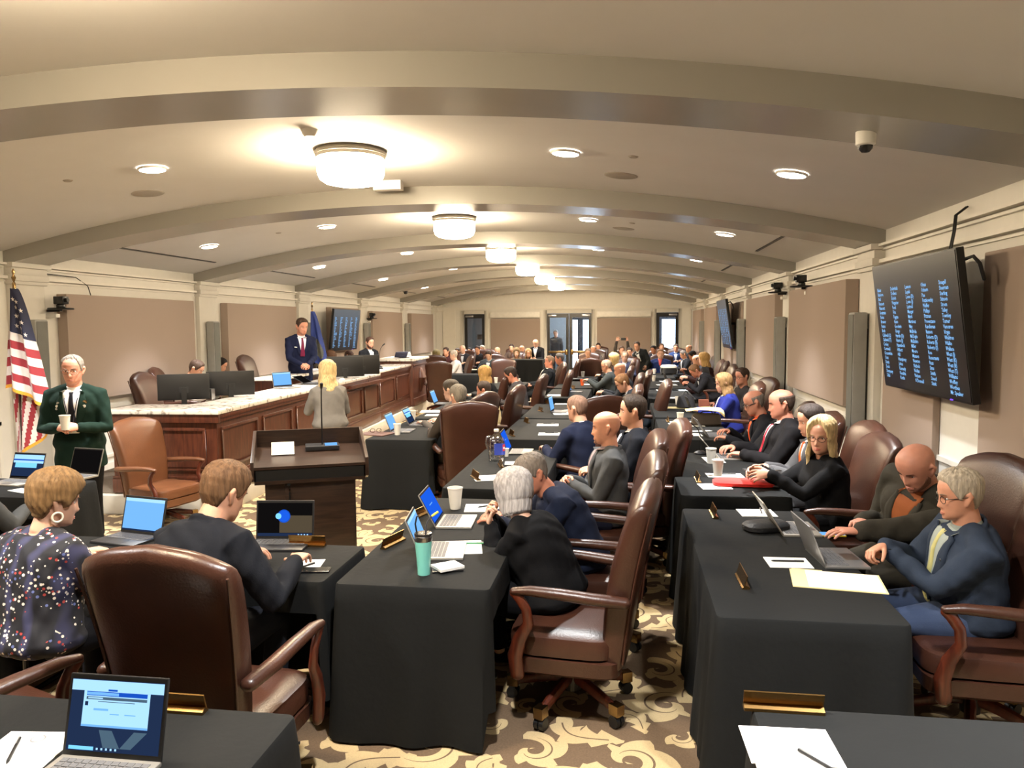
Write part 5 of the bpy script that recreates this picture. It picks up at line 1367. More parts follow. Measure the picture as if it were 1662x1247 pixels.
# ---- right column
def watch(i):
    s, S, E, Wp, fd, hd, hn = i['arms'][0]; b = MB(); b.tube([Wp-fd*.012, Wp+fd*.012], .034, n=16); b.tube([Wp+hn*.03, Wp+hn*.04], .02, n=14); b.build('wrist_watch', M_BLACK, i['root'], smooth=True)
    pin(i, .72, -.095, M_STEEL, .007)
sit(1556, 803, 176, 'silver-haired man with glasses in a blue-grey suit at the right edge', lean=8, side=-8, head=(4, 8, 0), sc=.95, hair='short', hc=(172, 160, 142), hthick=1.5, glasses=(40, 36, 32), top=(48, 57, 72), shirt=(156, 164, 158), tie=(196, 190, 128), vw=.085, vdeep=.15, sk=(206, 148, 120), girth=1.28, belly=.06, pants=(62, 74, 100), al=(-.02, .40, .84), ar=(.0, .44, .88), hl=((.5, .8, -.1), (-.2, .3, .9)), hr=((-.4, .8, -.3), (.2, .3, .9)), hp='curl', extras=watch, cpos=(1.66, 3.87), chl='worn brown leather armchair at the right edge under the man in blue-grey suit')
def pins21(i): pin(i, .74, -.115, M_STEEL, .011); pin(i, .66, -.10, M_BRASS, .010)
sit(1477, 752, 196, 'bald bearded man in an olive jacket and rust shirt reaching to a laptop', lean=18, side=-13, hzo=-.02, head=(14, 32, -6), hair='bald', beard=((128, 88, 72), False), top=(52, 49, 42), shirt=(134, 76, 42), vw=.07, vdeep=.3, sk=(192, 134, 112), girth=1.6, belly=.05, wide=1.1, sc=1.05, al=(-.24, .70, .80), ar=(.06, .40, .78), hp=('flat', 'curl'), extras=pins21, cback=-.04, chl='brown leather armchair behind the bearded man in olive')
def necklace(i): pass
sit(1331, 708, 190, 'blond woman with glasses in a black top holding a tablet', lean=6, head=(46, 4, 0), fem=True, hair='long', hc=(204, 180, 134), glasses=(52, 40, 40), top=(18, 18, 20), lapel=False, sk=(208, 154, 130), girth=1.12, al=(-.1, .47, .91), ar=(.09, .47, .91), hl=((.2, 1, -.1), (-.8, 0, .5)), hr=((-.2, 1, -.1), (.8, 0, .5)), hp='relax', hthick=1.05, cang=184, chl='brown leather chair under the blond woman in black')
sit(1316, 683, 184, 'dark-haired man in a grey suit and orange tie behind the blond woman', lean=6, head=(4, 12, 0), hc=(54, 46, 42), top=(74, 74, 76), shirt=(222, 222, 222), tie=(224, 92, 40), sk=SKL, al=(-.05, .42, .80), ar=(.08, .42, .80), hp='curl', lod=1, chl='brown leather chair under the man with the orange tie')
sit(1268, 656, 182, 'heavy man in a black suit and red tie with thinning dark hair', lean=4, head=(-2, 8, 0), hair='fringe', hthick=1.6, hc=(74, 60, 52), top=(26, 25, 27), shirt=(226, 226, 228), tie=(160, 34, 52), girth=1.42, belly=.09, sk=(206, 142, 118), wide=1.1, sc=1.05, al=(-.10, .40, .77), ar=(.12, .44, .80), lod=0, chl='brown leather chair under the heavy man with the red tie')
def pin1(i): pin(i, .74, .09, M_FOAM, .012)
sit(1224, 654, 180, 'balding grey-haired man in a dark suit with an orange shirt', lean=12, head=(0, 20, 0), hair='fringe', hc=(120, 112, 104), glasses=(40, 40, 40), top=(26, 27, 32), shirt=(222, 96, 54), tie=(214, 84, 44), sk=(196, 136, 112), girth=1.15, al=(-.12, .44, .82), ar=(.14, .40, .86), extras=pin1, lod=1, chl='brown leather chair under the man with the orange shirt')
sit(1174, 623, 182, 'woman with long dark blond hair in a royal blue jacket', lean=8, head=(4, 10, 0), fem=True, hair='long', hc=(150, 118, 80), top=(34, 42, 112), shirt=(214, 208, 190), vw=.05, sk=(208, 158, 134), girth=1.15, lod=1, al=(-.1, .44, .79), ar=(.1, .44, .79), hp='flat')
sit(1204, 612, 196, 'dark-haired man with glasses behind the woman in royal blue', lean=4, head=(14, 4, 0), hc=(58, 44, 36), glasses=(30, 30, 30), top=(40, 36, 36), lapel=False, sk=(190, 132, 108), lod=1)
sit(1127, 602, 184, 'brown-haired man in a dark suit stooping over his notes', lean=34, head=(10, 40, 0), hc=(108, 78, 52), top=(36, 36, 40), shirt=(220, 220, 220), sk=SKR, girth=1.2, lod=1, al=(-.05, .5, .80), ar=(.12, .5, .82))
sit(1131, 585, 182, 'bald-topped man beyond the stooping brown-haired man', lean=14, head=(0, 20, 0), hair='fringe', hc=(110, 92, 78), top=(44, 44, 48), shirt=(216, 216, 220), sk=SKL, girth=1.15)
sit(1142, 584, 178, hzo=.06, label='woman with curled blond hair near the right wall', lean=8, fem=True, hair='long', hc=(186, 148, 92), top=(60, 40, 40), lapel=False, sk=SKP)
sit(1124, 578, 186, 'man with short black hair leaning in the right column', lean=20, head=(0, 24, 0), hc=(30, 26, 24), top=(32, 34, 40), shirt=(220, 220, 220), sk=SKD)
sit(1109, 576, 196, hzo=-.07, label='grey-haired man in a dark suit reading at the far right column', lean=6, head=(0, 20, 0), hc=(110, 102, 96), top=(34, 36, 40), shirt=(226, 226, 226), tie=(200, 200, 206), sk=SKL)
sit(1118, 566, 200, 'balding man behind the grey-haired reader near the right wall', lean=6, hair='fringe', hc=(120, 100, 86), top=(44, 42, 46), sk=SKL)
sit(1097, 565, 262, 'man in a bright blue suit in front of the far right door', lean=6, head=(0, 6, 0), hc=(70, 60, 54), top=(44, 62, 104), shirt=(220, 226, 236), sk=SKL)
sit(1072, 575, 262, 'round-faced man in a navy sweater with a red collar facing the camera', lean=4, head=(4, 4, 0), hair='short', hc=(120, 90, 66), top=(36, 50, 96), shirt=(206, 92, 84), lapel=False, vw=.035, vdeep=.72, sk=SKP, girth=1.3, wide=1.1, lod=1)
sit(1061, 568, 250, 'black-haired man in a dark suit left of the navy sweater man', lean=8, head=(-10, 10, 0), hc=(26, 22, 22), top=(34, 38, 52), shirt=(220, 220, 224), sk=SKD)
sit(1074, 564, 268, 'person with short brown hair behind the navy sweater man', lean=6, hc=(96, 70, 52), top=(60, 54, 54), lapel=False, sk=SKL)
sit(1014, 579, 258, 'balding man with glasses and a gold tie facing the camera', lean=4, head=(6, 2, 0), hair='receding', hc=(130, 110, 92), glasses=(40, 40, 40), top=(58, 62, 84), shirt=(230, 230, 230), tie=(206, 170, 80), sk=SKP, lod=1)
sit(1022, 572, 254, 'dark-haired young man behind the man with the gold tie', lean=6, hc=(46, 36, 30), top=(70, 70, 84), lapel=False, sk=SKL)
sit(1009, 569, 276, 'person raising a phone overhead with both arms', lean=2, hc=(80, 60, 46), top=(62, 56, 50), lapel=False, sk=SKL, al=(-.16, .18, 1.50), ar=(.16, .18, 1.50), hl=((.3, .1, 1), (0, -1, .1)), hr=((-.3, .1, 1), (0, -1, .1)))
stand(1048, 557, 20.5, 240, 'man in a dark suit bending sideways between the far seats', lean=26, side=14, head=(10, 16, 0), hc=(70, 58, 50), hair='receding', top=(28, 30, 30), shirt=(214, 214, 210), sk=SKL, al=(-.25, .42, .95), ar=(.2, .5, 1.0))
# ---- left column
sit(744, 644, 128, 'grey-haired man whose head shows over a large chair back right of the lectern', lean=4, head=(4, 4, 0), hc=(112, 104, 92), hair='short', top=(58, 50, 42), lapel=False, sk=SKL, girth=1.15, lod=1, chl='big brown leather chair with its back to the camera right of the lectern', cang=112, cback=-.04, kind='near')
sit(732, 634, 160, 'man with cropped dark grey hair facing the dais', lean=10, hc=(74, 66, 56), top=(92, 86, 80), lapel=False, sk=SKP, lod=1)
sit(785, 634, 172, hzo=-.08, label='dark-haired man in a cream jacket in profile', lean=10, head=(6, 8, 0), hc=(62, 50, 42), top=(190, 170, 122), lapel=False, sk=SKR, girth=1.15, lod=1)
sit(786, 608, 168, 'woman with long straight blond hair in black beyond the cream jacket', lean=10, head=(-20, 4, 0), fem=True, hair='long', hc=(176, 138, 82), top=(22, 22, 24), lapel=False, sk=SKP, lod=1)
sit(829, 609, 176, 'young man with neat dark hair in a grey suit looking down', lean=12, head=(4, 24, 0), hc=(48, 38, 32), top=(70, 66, 66), shirt=(224, 224, 224), sk=SKR, lod=1)
sit(892, 588, 192, 'man in a black suit and open white shirt leaning back with his head turned', lean=-8, head=(10, -4, 0), hc=(128, 104, 84), hair='short', top=(32, 34, 38), shirt=(226, 222, 214), vw=.06, vdeep=.25, sk=SKR, girth=1.25, belly=.05, lod=1, al=(-.1, .3, .7), ar=(.14, .34, .72))
sit(908, 583, 184, 'grey-haired man behind the leaning-back man', lean=4, hc=(88, 84, 82), top=(70, 60, 60), lapel=False, sk=SKR)
BACK = [(708, 577, 100, 'woman with olive-blond hair beside the large chair past the dais', dict(fem=True, hair='bob', hc=(104, 92, 58), top=(50, 46, 40))),
 (724, 571, 260, 'dark-haired person nearest the end of the dais', dict(hc=(52, 40, 36), top=(60, 34, 34))),
 (736, 577, 200, 'white-haired man in a white shirt past the dais', dict(hc=(178, 166, 150), top=(214, 208, 204), girth=1.2)),
 (743, 571, 265, 'dark-haired man behind the white shirt', dict(hzo=-.08, hc=(54, 44, 38), top=(36, 36, 40))),
 (751, 567, 265, 'bald man at the back left below the glass door', dict(hzo=.05, hair='bald', top=(40, 40, 46), shirt=(210, 210, 214))),
 (763, 570, 262, 'young man with a black fringe and a lanyard facing the camera', dict(hzo=-.07, hc=(28, 24, 24), top=(34, 36, 42), shirt=(224, 224, 228), tie=(120, 110, 90))),
 (775, 568, 264, 'dark-haired man right of the young man with the fringe', dict(hc=(56, 44, 40), top=(30, 30, 34))),
 (783, 567, 262, 'grey-haired man below the far left glass door', dict(hc=(150, 138, 126), top=(46, 46, 52))),
 (793, 577, 262, 'round-faced man in a grey suit looking down at the far cross table', dict(hc=(60, 48, 42), top=(62, 68, 72), shirt=(214, 220, 226), girth=1.3, head=(0, 26, 0))),
 (807, 570, 80, 'bald man seen from behind at the far left', dict(hair='bald', top=(52, 40, 36), sk=(222, 176, 146))),
 (830, 565, 265, 'dark-haired man with glasses below the far fabric panel', dict(hc=(50, 40, 36), top=(84, 70, 62))),
 (838, 573, 262, 'woman with a round face and ash-brown hair at the back', dict(fem=True, hair='bob', hc=(128, 106, 78), top=(110, 92, 74))),
 (847, 567, 255, 'bald older man next to the standing man at the back', dict(hair='fringe', hc=(150, 140, 130), top=(120, 100, 84))),
 (857, 574, 262, 'woman with sandy hair in front of the standing man at the back', dict(fem=True, hair='long', hc=(160, 128, 92), top=(120, 98, 80))),
 (971, 563, 262, 'dark-haired person at the far right of the double door', dict(hc=(44, 34, 30), top=(84, 70, 62))),
 (963, 568, 258, 'bald man with a dark collar right of the double door', dict(hair='fringe', hc=(96, 80, 70), top=(90, 84, 84))),
 (954, 573, 268, 'grey-brown haired person below the double door', dict(hc=(104, 90, 76), top=(110, 84, 70)))]
for px, py, a, lb, kw in BACK:
    hd = kw.pop('head', (random.uniform(-14, 14), 8, 0)); lp = 'shirt' in kw
    sit(px, py, a, lb, lean=8, head=hd, lapel=lp, lod=2, sk=kw.pop('sk', random.choice((SKL, SKR, SKP))), chl='leather chair under the '+short(lb), **kw)
stand(871, 556, 22.4, 262, 'standing man in a black suit looking down at the back of the room', head=(0, 24, 0), hair='fringe', hc=(150, 130, 110), top=(24, 25, 30), shirt=(232, 234, 240), vw=.07, sk=SKP, al=(-.08, .36, 1.06), ar=(.10, .36, 1.06), girth=1.15, lod=1)
stand(903, 541, 30.2, 262, 'man in a dark coat standing in the lobby behind the glass double door', hair='short', hc=(120, 112, 106), top=(70, 70, 72), lapel=False, sk=SKL, lod=2)
T('B3', aty(826, 580, 21.2).x, aty(882, 580, 21.2).x, 20.9, 21.6, 'tall black draped counter in front of the standing man at the back', open_side='N', detail=.5); TABLES['B3'].scale = (1, 1, 1.36)
# ---- the dais
def green(i):
    pin(i, .80, -.105, M_BRASS, .017); pin(i, .73, -.10, M_FOAM, .013); pin(i, .79, .10, M_STEEL, .012); pin(i, .74, .11, M_FOAM, .011); pin(i, .69, .115, M_STEEL, .010)
    b = MB(); b.tube([i['proj'](t, x, .012) for t, x in ((.99, -.06), (.85, -.05), (.6, -.025), (.36, .0))], .004, n=6); b.tube([i['proj'](t, x, .012) for t, x in ((.99, .06), (.85, .05), (.6, .03), (.36, .005))], .004, n=6); b.build('lanyard', mat('lanyard_blue', (50, 54, 70), .7), i['root'], smooth=True)
    i['patch']('badge', [(.36, -.045, .045), (.24, -.045, .045)], .014, M_PAPER, 3)
gi = stand(124, 599, 6.15, 292, 'older man in a dark green blazer with pins holding a foam cup by the flag', hair='receding', hc=(124, 117, 108), glasses=(110, 104, 96), top=(24, 42, 35), shirt=(232, 232, 230), tie=(24, 24, 28), vw=.075, vdeep=.3, pants=(20, 20, 22), sk=(200, 140, 116), head=(0, 4, 0), al=(-.08, .30, 1.10), ar=(.075, .30, 1.10), hl=((.8, .5, .1), (-.5, .6, .6)), hr=((-.8, .5, .1), (.5, .6, .6)), hp='curl', extras=green, girth=1.1)
c = gi['W'](Vector((0, .37, 1.10))); foam_cup(c.x, c.y, c.z-.01, 'white foam cup held by the man in the green blazer', 1.0)
stand(534, 606, 8.3, 128, 'standing woman with blond hair in a light grey jacket at the dais counter', fem=True, hthick=1.7, hair='long', hc=(206, 180, 130), top=(122, 118, 112), lapel=False, head=(-20, 14, 0), sk=SKP, girth=1.12, pants=(60, 58, 56), al=(-.10, .36, 1.15), ar=(.12, .34, 1.12), lod=1, loose=1.1, seed=5)
SPY = 11.9
def kerchief(i): i['patch']('pocket_square', [(.70, .085, .12), (.665, .085, .12)], .006, M_PAPER, 3)
stand(486, 529, SPY, 306, 'tall presiding man in a navy suit and dark red tie standing behind the dais', z=.34, hair='short', hc=(74, 58, 48), top=(27, 32, 56), shirt=(234, 234, 238), tie=(108, 34, 62), vw=.07, sk=(200, 140, 114), head=(14, 14, 0), al=(-.04, .34, .98), ar=(.06, .34, .98), hl=((.7, .6, -.2), (-.3, .6, .7)), hr=((-.7, .6, -.2), (.3, .6, .7)), hp='curl', girth=1.0, extras=kerchief, lod=0, beard=((172, 120, 98), False))
DZ = .212
sit(319, 599, 20, 'clerk with brown hair looking down behind the near monitors', z=DZ, lean=14, head=(-10, 30, 0), hc=(72, 56, 46), top=(190, 180, 172), lapel=False, sk=SKL, lod=1, chz=DZ, chl='brown leather chair under the brown-haired clerk')
sit(359, 594, 14, hzo=-.07, label='clerk with slick black hair and tan collar behind the near monitors', z=DZ, lean=10, head=(-6, 24, 0), hc=(34, 28, 28), top=(150, 134, 112), lapel=False, sk=SKL, lod=1, chz=DZ, chl='brown leather chair under the black-haired clerk')
sit(536, 580, 10, 'woman with tied brown hair bent low behind the dais', z=DZ, lean=18, head=(-10, 30, 0), fem=True, hair='pixie', hc=(92, 66, 48), top=(26, 26, 30), lapel=False, sk=SKP, lod=1, chz=DZ, chl='brown leather chair under the woman with tied hair')
sit(566, 579, 12, hzo=-.05, label='dark brown-haired person bent low beside the woman with tied hair', z=DZ, lean=20, head=(-8, 34, 0), hc=(64, 44, 36), top=(28, 28, 32), lapel=False, sk=SKL, lod=1, chz=DZ, chl='brown leather chair under the dark brown-haired clerk')
stand(596, 556, 15.0, 320, 'bearded man in a black suit and pale tie standing behind the dais', z=DZ, hair='short', hc=(72, 50, 40), beard=((80, 54, 42), True), top=(24, 25, 28), shirt=(232, 232, 234), tie=(200, 204, 210), sk=SKL, lod=1)
# empty chairs
p = atz(250, 800, .5); chair(-4.5, 6.95, 346, 'empty tan leather office chair in front of the dais', 'tan')
p = atz(232, 616, 1.36); chair(-5.75, 9.15, 10, 'empty brown leather chair behind the near end of the dais', 'near', z=DZ)
p = atz(402, 578, 1.5); chair(p.x+.35, p.y, 8, 'empty brown leather chair left of the presiding man', 'near', z=.34)
EMPTY = [(985, 645, 108, 'empty brown leather chair turned away, beyond the bald man in grey', 'near', 1.16), (812, 655, 178, 'brown leather chair side-on beyond the big chair near the lectern', 'near', 1.17),
 (842, 640, 172, 'brown leather chair left of the water jug table, second in its row', 'near', 1.17), (868, 622, 176, 'brown leather chair in profile in front of the leaning-back man', 'far', 1.17),
 (858, 605, 178, 'brown leather chair behind the young man looking down', 'far', 1.17), (958, 583, 95, 'wide brown leather chair with its back to the camera below the double door', 'far', 1.16),
 (712, 588, 100, 'wide brown leather chair with its back to the camera at the end of the dais', 'far', 1.16), (1012, 640, 182, 'brown leather chair beside the sandy-haired young man', 'near', 1.17),
 (1036, 625, 182, 'brown leather chair at the aisle, past the sandy-haired young man', 'far', 1.17), (1040, 606, 182, 'brown leather chair at the aisle, near the bald men', 'far', 1.17), (1042, 594, 182, 'brown leather chair at the aisle, farthest of its row', 'far', 1.17),
 (1052, 668, 178, 'brown leather chair at the aisle behind the dark-haired man', 'near', 1.17), (925, 602, 184, 'brown leather chair beside the grey-haired man beyond the leaning-back man', 'far', 1.17),
 (1405, 692, 182, 'brown leather chair between the blond woman and the bearded man', 'near', 1.16), (990, 563, 268, 'brown leather chair facing the camera at the far wall', 'far', 1.16), (1000, 580, 262, 'brown leather chair left of the man with the gold tie', 'far', 1.16), (818, 583, 262, 'brown leather chair right of the bald man seen from behind', 'far', 1.16), (770, 585, 90, 'brown leather chair in front of the young man with the fringe', 'far', 1.17)]
for px, py, a, lb, kd, z in EMPTY:
    p = atz(px, py, z); r = math.radians(a); place(p.x+.38*math.cos(r), p.y+.38*math.sin(r), a, lb, kd, tol=.52)
bpy.data.scenes.remove(TMP)
for k, o in (('near', CH_NEAR), ('far', CH_FAR), ('tan', CH_TAN)):
    assert k in USED
# ================================================================== THINGS ON THE TABLES
TZ = .752
def tp(px, py, z=TZ): return atz(px, py, z)
def LP(px, py, ang, style, label, **kw): p = tp(px, py, kw.get('z', TZ)+.01); return laptop(p.x, p.y, ang, style, label, **kw)
def NP(px, py, ang, label, **kw): p = tp(px, py); return nameplate(p.x, p.y, ang, label, **kw)
def PA(px, py, ang, label, **kw): p = tp(px, py, kw.get('z', TZ)); return sheet(p.x, p.y, ang, label, **kw)
def CU(px, py, label, z=TZ, **kw): p = tp(px, py, z); return foam_cup(p.x, p.y, z, label, **kw)
def PE(px, py, ang, label, **kw): p = tp(px, py); return pen(p.x, p.y, ang, label, **kw)
M_SILV = mat('laptop_silver', (176, 172, 164), .35, .6, noise=.02)
# bottom left table
p = tp(178, 1241); laptop(p.x, p.y-.10, 90, 'site', 'open laptop showing a web page on the lower left table', body=M_SILV, lid_rim=M_LDARK, open_=104, w=.30, d=.22)
NP(284, 1153, 90, 'gold name plate behind the laptop on the lower left table')
PA(24, 1232, 96, 'white sheet with a small printed seal beside the lower left laptop', seal=True); PE(22, 1222, 118, 'black pen on the sheet beside the lower left laptop')
# bottom right table
p = tp(1271, 1153); nameplate(p.x, p.y, 90, 'gold name plate at the corner of the lower right table', w=.24)
PA(1282, 1212, 92, 'large white sheet on the lower right table', w=.25, h=.20); p = tp(1283, 1232, .755); sheet(p.x-.0, p.y-.03, 91, 'notepad with a small seal and dark edge on the lower right table', z=.7548, t=.006, w=.2, h=.2, seal=True, name='notepad', cat='notepad')
p = tp(1330, 1240, .76); pen(p.x, p.y, 128, 'black pen lying across the notepad on the lower right table', z=.7612)
# front left tables
LP(205, 875, 78, 'sky', 'open laptop between the woman in the dotted dress and man in dark suit', body=M_LDARK, open_=104)
LP(452, 884, 96, 'orb', 'open laptop with a glowing blue orb picture in front of the man in dark suit', body=M_LDARK, open_=98, w=.33)
NP(499, 886, 90, 'gold name plate beside the orb laptop')
PA(494, 919, 100, 'white papers under the pen in front of the man in dark suit', w=.17, h=.2); PE(492, 922, 60, 'black pen on the papers in front of the man in dark suit'); p = tp(511, 927); phone(p.x, p.y, 10, 'dark phone lying at the corner of the front table')
LP(22, 783, 84, 'web', 'silver laptop with a blue web page at the left edge below the flag', body=M_SILV, open_=108); PA(36, 797, 70, 'white papers beside the laptop at the left edge', w=.2, h=.1)
p = tp(118, 776); laptop(p.x, p.y, 80, 'off', 'laptop with a dark screen past the dotted dress woman\'s head', body=M_SILV, open_=108)
# first middle table
def tumbler():
    p = tp(688, 932); r = empty('tumbler', (p.x, p.y, TZ), .4, 'teal insulated tumbler with a straw on the nearest middle table', 'tumbler')
    b = MB(); b.lathe([(.001, 0), (.030, 0), (.031, .008), (.031, .03), (.041, .155), (.042, .165)], n=28); b.build('cup_body', mat('tumbler_teal', (120, 196, 184), .35), r, smooth=True)
    b = MB(); b.lathe([(.042, .165), (.043, .168), (.043, .190), (.041, .192)], n=28); b.build('steel_rim', M_STEEL, r, smooth=True)
    b = MB(); b.lathe([(.042, .190), (.044, .196), (.042, .204), (.036, .205), (.001, .200)], n=28); b.build('lid', mat('smoke_lid', (40, 38, 38), .2), r, smooth=True)
    b = MB(); b.tube([(.012, 0, .19), (.014, 0, .235), (.024, 0, .262), (.046, .0, .285)], .0045, n=8); st = b.build('straw', mat('dark_straw', (60, 60, 66), .3), r, smooth=True)
    b = MB(); b.tube([(.042, 0, .282), (.075, 0, .302)], .006, n=8); b.build('straw_tip', mat('yellow_tip', (206, 206, 70), .5), st, smooth=True)
    b = MB(); b.tube([(-.03, 0, .2), (-.038, 0, .25), (-.03, 0, .285), (-.02, .0, .29)], .004, n=8); b.build('lid_loop', M_BLACK, r, smooth=True)
tumbler()
LP(722, 893, 188, 'sky', 'open laptop with a light blue screen behind the teal tumbler', body=M_SILV, open_=112)
p = tp(726, 926); phone(p.x, p.y, 20, 'dark phone under a folded receipt beside the near laptop'); sheet(p.x-.0, p.y+.01, 40, 'crumpled white receipt lying on the phone', w=.11, h=.13, z=TZ+.0112, t=.012)
PA(752, 889, 12, 'white papers beyond the light blue laptop', w=.25, h=.2); PE(765, 884, 6, 'green pen on the papers beyond the light blue laptop', m=mat('green_pen', (60, 140, 90), .4))
LP(742, 846, 184, 'blue', 'open laptop with a bright blue screen before the man in the navy jacket', body=M_SILV, open_=118)
CU(739, 826, 'tall white foam cup behind the bright blue laptop', s=1.15); PA(789, 825, 8, 'white sheet with a black pen beside the tall foam cup'); PE(790, 823, 40, 'black pen on the sheet beside the tall foam cup')
NP(637, 884, 165, 'gold name plate nearest the camera on the first middle table'); NP(682, 838, 165, 'gold name plate facing the bright blue laptop')
# second middle table
NP(771, 777, 205, 'gold name plate on the water jug table'); 
def jug():
    p = tp(806, 748); r = empty('water_jug', (p.x, p.y, TZ), .3, 'clear gallon water jug with a blue and red label on the middle table', 'bottle')
    g = M_GLASS.copy(); g.name = 'clear_plastic'; g.node_tree.nodes['Mix Shader'].inputs[0].default_value = .30
    b = MB(); b.rings([superring(0, 0, z, a, a, 28, 3.2) for z, a in ((0, .055), (.006, .07), (.05, .074), (.06, .071), (.07, .074), (.15, .074), (.16, .071), (.17, .074), (.2, .068), (.225, .045), (.245, .022), (.262, .021))]); b.build('jug_body', g, r, smooth=True)
    b = MB(); b.lathe([(.001, .262), (.021, .262), (.022, .266), (.022, .282), (.019, .285), (.001, .285)], n=20); b.build('cap', M_FOAM, r, smooth=True)
    b = MB(); b.tube([(-.05, 0, .225), (-.085, 0, .215), (-.092, 0, .16), (-.075, 0, .1)], .011, n=10); b.build('handle', g, r, smooth=True)
    b = MB(); L = [superring(0, 0, z, .0755, .0755, 56, 3.2)[40:54] for z in (.062, .165)]; b.rings(L, mat('label_blue', (44, 62, 150), .5), closed=False)
    L = [superring(0, 0, z, .076, .076, 56, 3.2)[46:52] for z in (.095, .155)]; b.rings(L, mat('label_red', (190, 56, 70), .5), closed=False)
    L = [superring(0, 0, z, .0765, .0765, 56, 3.2)[47:51] for z in (.115, .13)]; b.rings(L, M_PAPER, closed=False); b.build('label', None, r, fix=False)
jug()
CU(822, 741, 'small white cup lid beside the water jug', s=.6)
p = tp(812, 757); nameplate(p.x, p.y, 195, 'dark-backed name plate seen edge-on beside the water jug', w=.2)
LP(846, 733, 182, 'blue', 'open laptop with a deep blue screen behind the water jug', body=M_LDARK, open_=112)
PA(797, 776, 20, 'white sheet on the water jug table, near corner'); PA(838, 752, 6, 'white sheet under the deep blue laptop', w=.15, h=.2)
# further middle tables
for px, py, lb in ((893, 705, 'white sheet and pen on the empty place of the third middle table, nearer'), (889, 690, 'white sheet and pen on the third middle table, farther')):
    PA(px, py, 4, lb, w=.2, h=.26); PE(px+2, py-1, 8, 'dark pen on the '+('nearer' if py > 700 else 'farther')+' white sheet of the third middle table')
for px, py, lb in ((854, 686, 'small gold name plate on the third middle table'), (877, 668, 'small gold name plate on the fourth middle table, nearer'), (887, 655, 'small gold name plate on the fourth middle table, farther'), (930, 631, 'small gold name plate on the fifth middle table'), (830, 707, 'small dark name plate at the far end of the jug table')):
    NP(px, py, 200, lb)
LP(909, 668, 176, 'sky', 'open laptop with a tall pale blue page on the fourth middle table', body=M_LDARK, open_=100)
for i, (px, py, a) in enumerate(((915, 672, 10), (922, 667, 40), (926, 671, 70))): PA(px, py, a, ('lowest', 'middle', 'topmost')[i]+' of the loose white papers beside the fourth middle laptop', z=TZ+.0005+i*.0026)
PA(914, 656, 4, 'white sheet at the far end of the fourth middle table', w=.15, h=.25)
PA(905, 642, 2, 'long white strip of papers at the near end of the fifth middle table', w=.3, h=.35); LP(935, 636, 176, 'sky', 'open laptop with a bright blue screen on the fifth middle table', body=M_LDARK, open_=100)
CU(945, 626, 'orange cup on the fifth middle table', m=mat('orange_cup', (206, 84, 36), .5), group=None, name='orange_cup'); CU(946, 612, 'white foam cup beyond the orange cup')
PA(955, 624, 4, 'white sheet beside the orange cup', w=.2, h=.3); LP(937, 615, 180, 'page', 'dark laptop beyond the orange cup', body=M_LDARK)
PA(985, 603, 60, 'papers held up by the bald man with glasses', z=.90, w=.16, h=.2)
# right column, first table
LP(1292, 858, 182, 'off', 'open laptop beside the black pouch, its screen edge-on', body=M_SILV, open_=122, lid_rim=M_SILV)
def pouch():
    p = tp(1243, 861); b = MB(); b.rings([superring(0, 0, z, a, c, 28, 3) for z, a, c in ((0, .12, .075), (.012, .135, .085), (.035, .135, .085), (.05, .12, .07), (.055, .06, .03))]); r = b.build('zip_pouch', mat('pouch_black', (20, 20, 22), .6, bump=.3, bscale=60), smooth=True, loc=(p.x, p.y, TZ)); r.rotation_euler = (0, 0, .35)
    tag(r, 'black zipped pouch beside the open laptop on the nearest right table', 'pouch')
    b = MB(); b.tube([(.136*math.cos(a), .087*math.sin(a), .026) for a in [PI*k/14+.2 for k in range(14)]], .004, n=6); b.build('zip', M_STEEL, r, smooth=True)
pouch()
LP(1358, 905, 184, 'photo', 'open laptop beside the bearded man\'s hand on the nearest right table', body=M_ALU, open_=112, w=.33)
p = tp(1348, 869); phone(p.x, p.y, 4, 'phone in a yellow case with a lit blue screen', m=mat('yellow_case', (206, 178, 40), .5), lit=SCR['sky'])
PA(1228, 833, 4, 'white sheet at the far end of the nearest right table', w=.19, h=.22); PE(1235, 831, 85, 'pale pen on the far sheet of the nearest right table', m=M_STEEL)
PA(1279, 914, 2, 'white sheet with a black pen near the manila folder', w=.17, h=.21); PE(1278, 913, 2, 'black pen on the sheet near the manila folder', l=.16)
def folder(px, py, ang, label):
    p = tp(px, py); r = MB(); r.box(-.13, .13, -.2, .2, 0, .004); o = r.build('manila_folder', M_MANILA, loc=(p.x, p.y, TZ)); o.rotation_euler = (0, 0, math.radians(ang)-PI/2); tag(o, label, 'folder')
    b = MB(); b.box(-.12, .12, -.19, .13, .004, .006); b.build('papers', M_PAPER, o); b = MB(); b.box(.13, .145, .05, .19, .001, .003); b.build('tab', M_MANILA, o); return o
p = tp(1358, 944); o = folder(1358, 944, 172, 'open manila folder with papers in front of the silver-haired man'); 
NP(1157, 836, 181, 'gold name plate seen edge-on at the far end of the nearest right table'); NP(1203, 945, 181, 'gold name plate seen edge-on at the near end of the nearest right table')
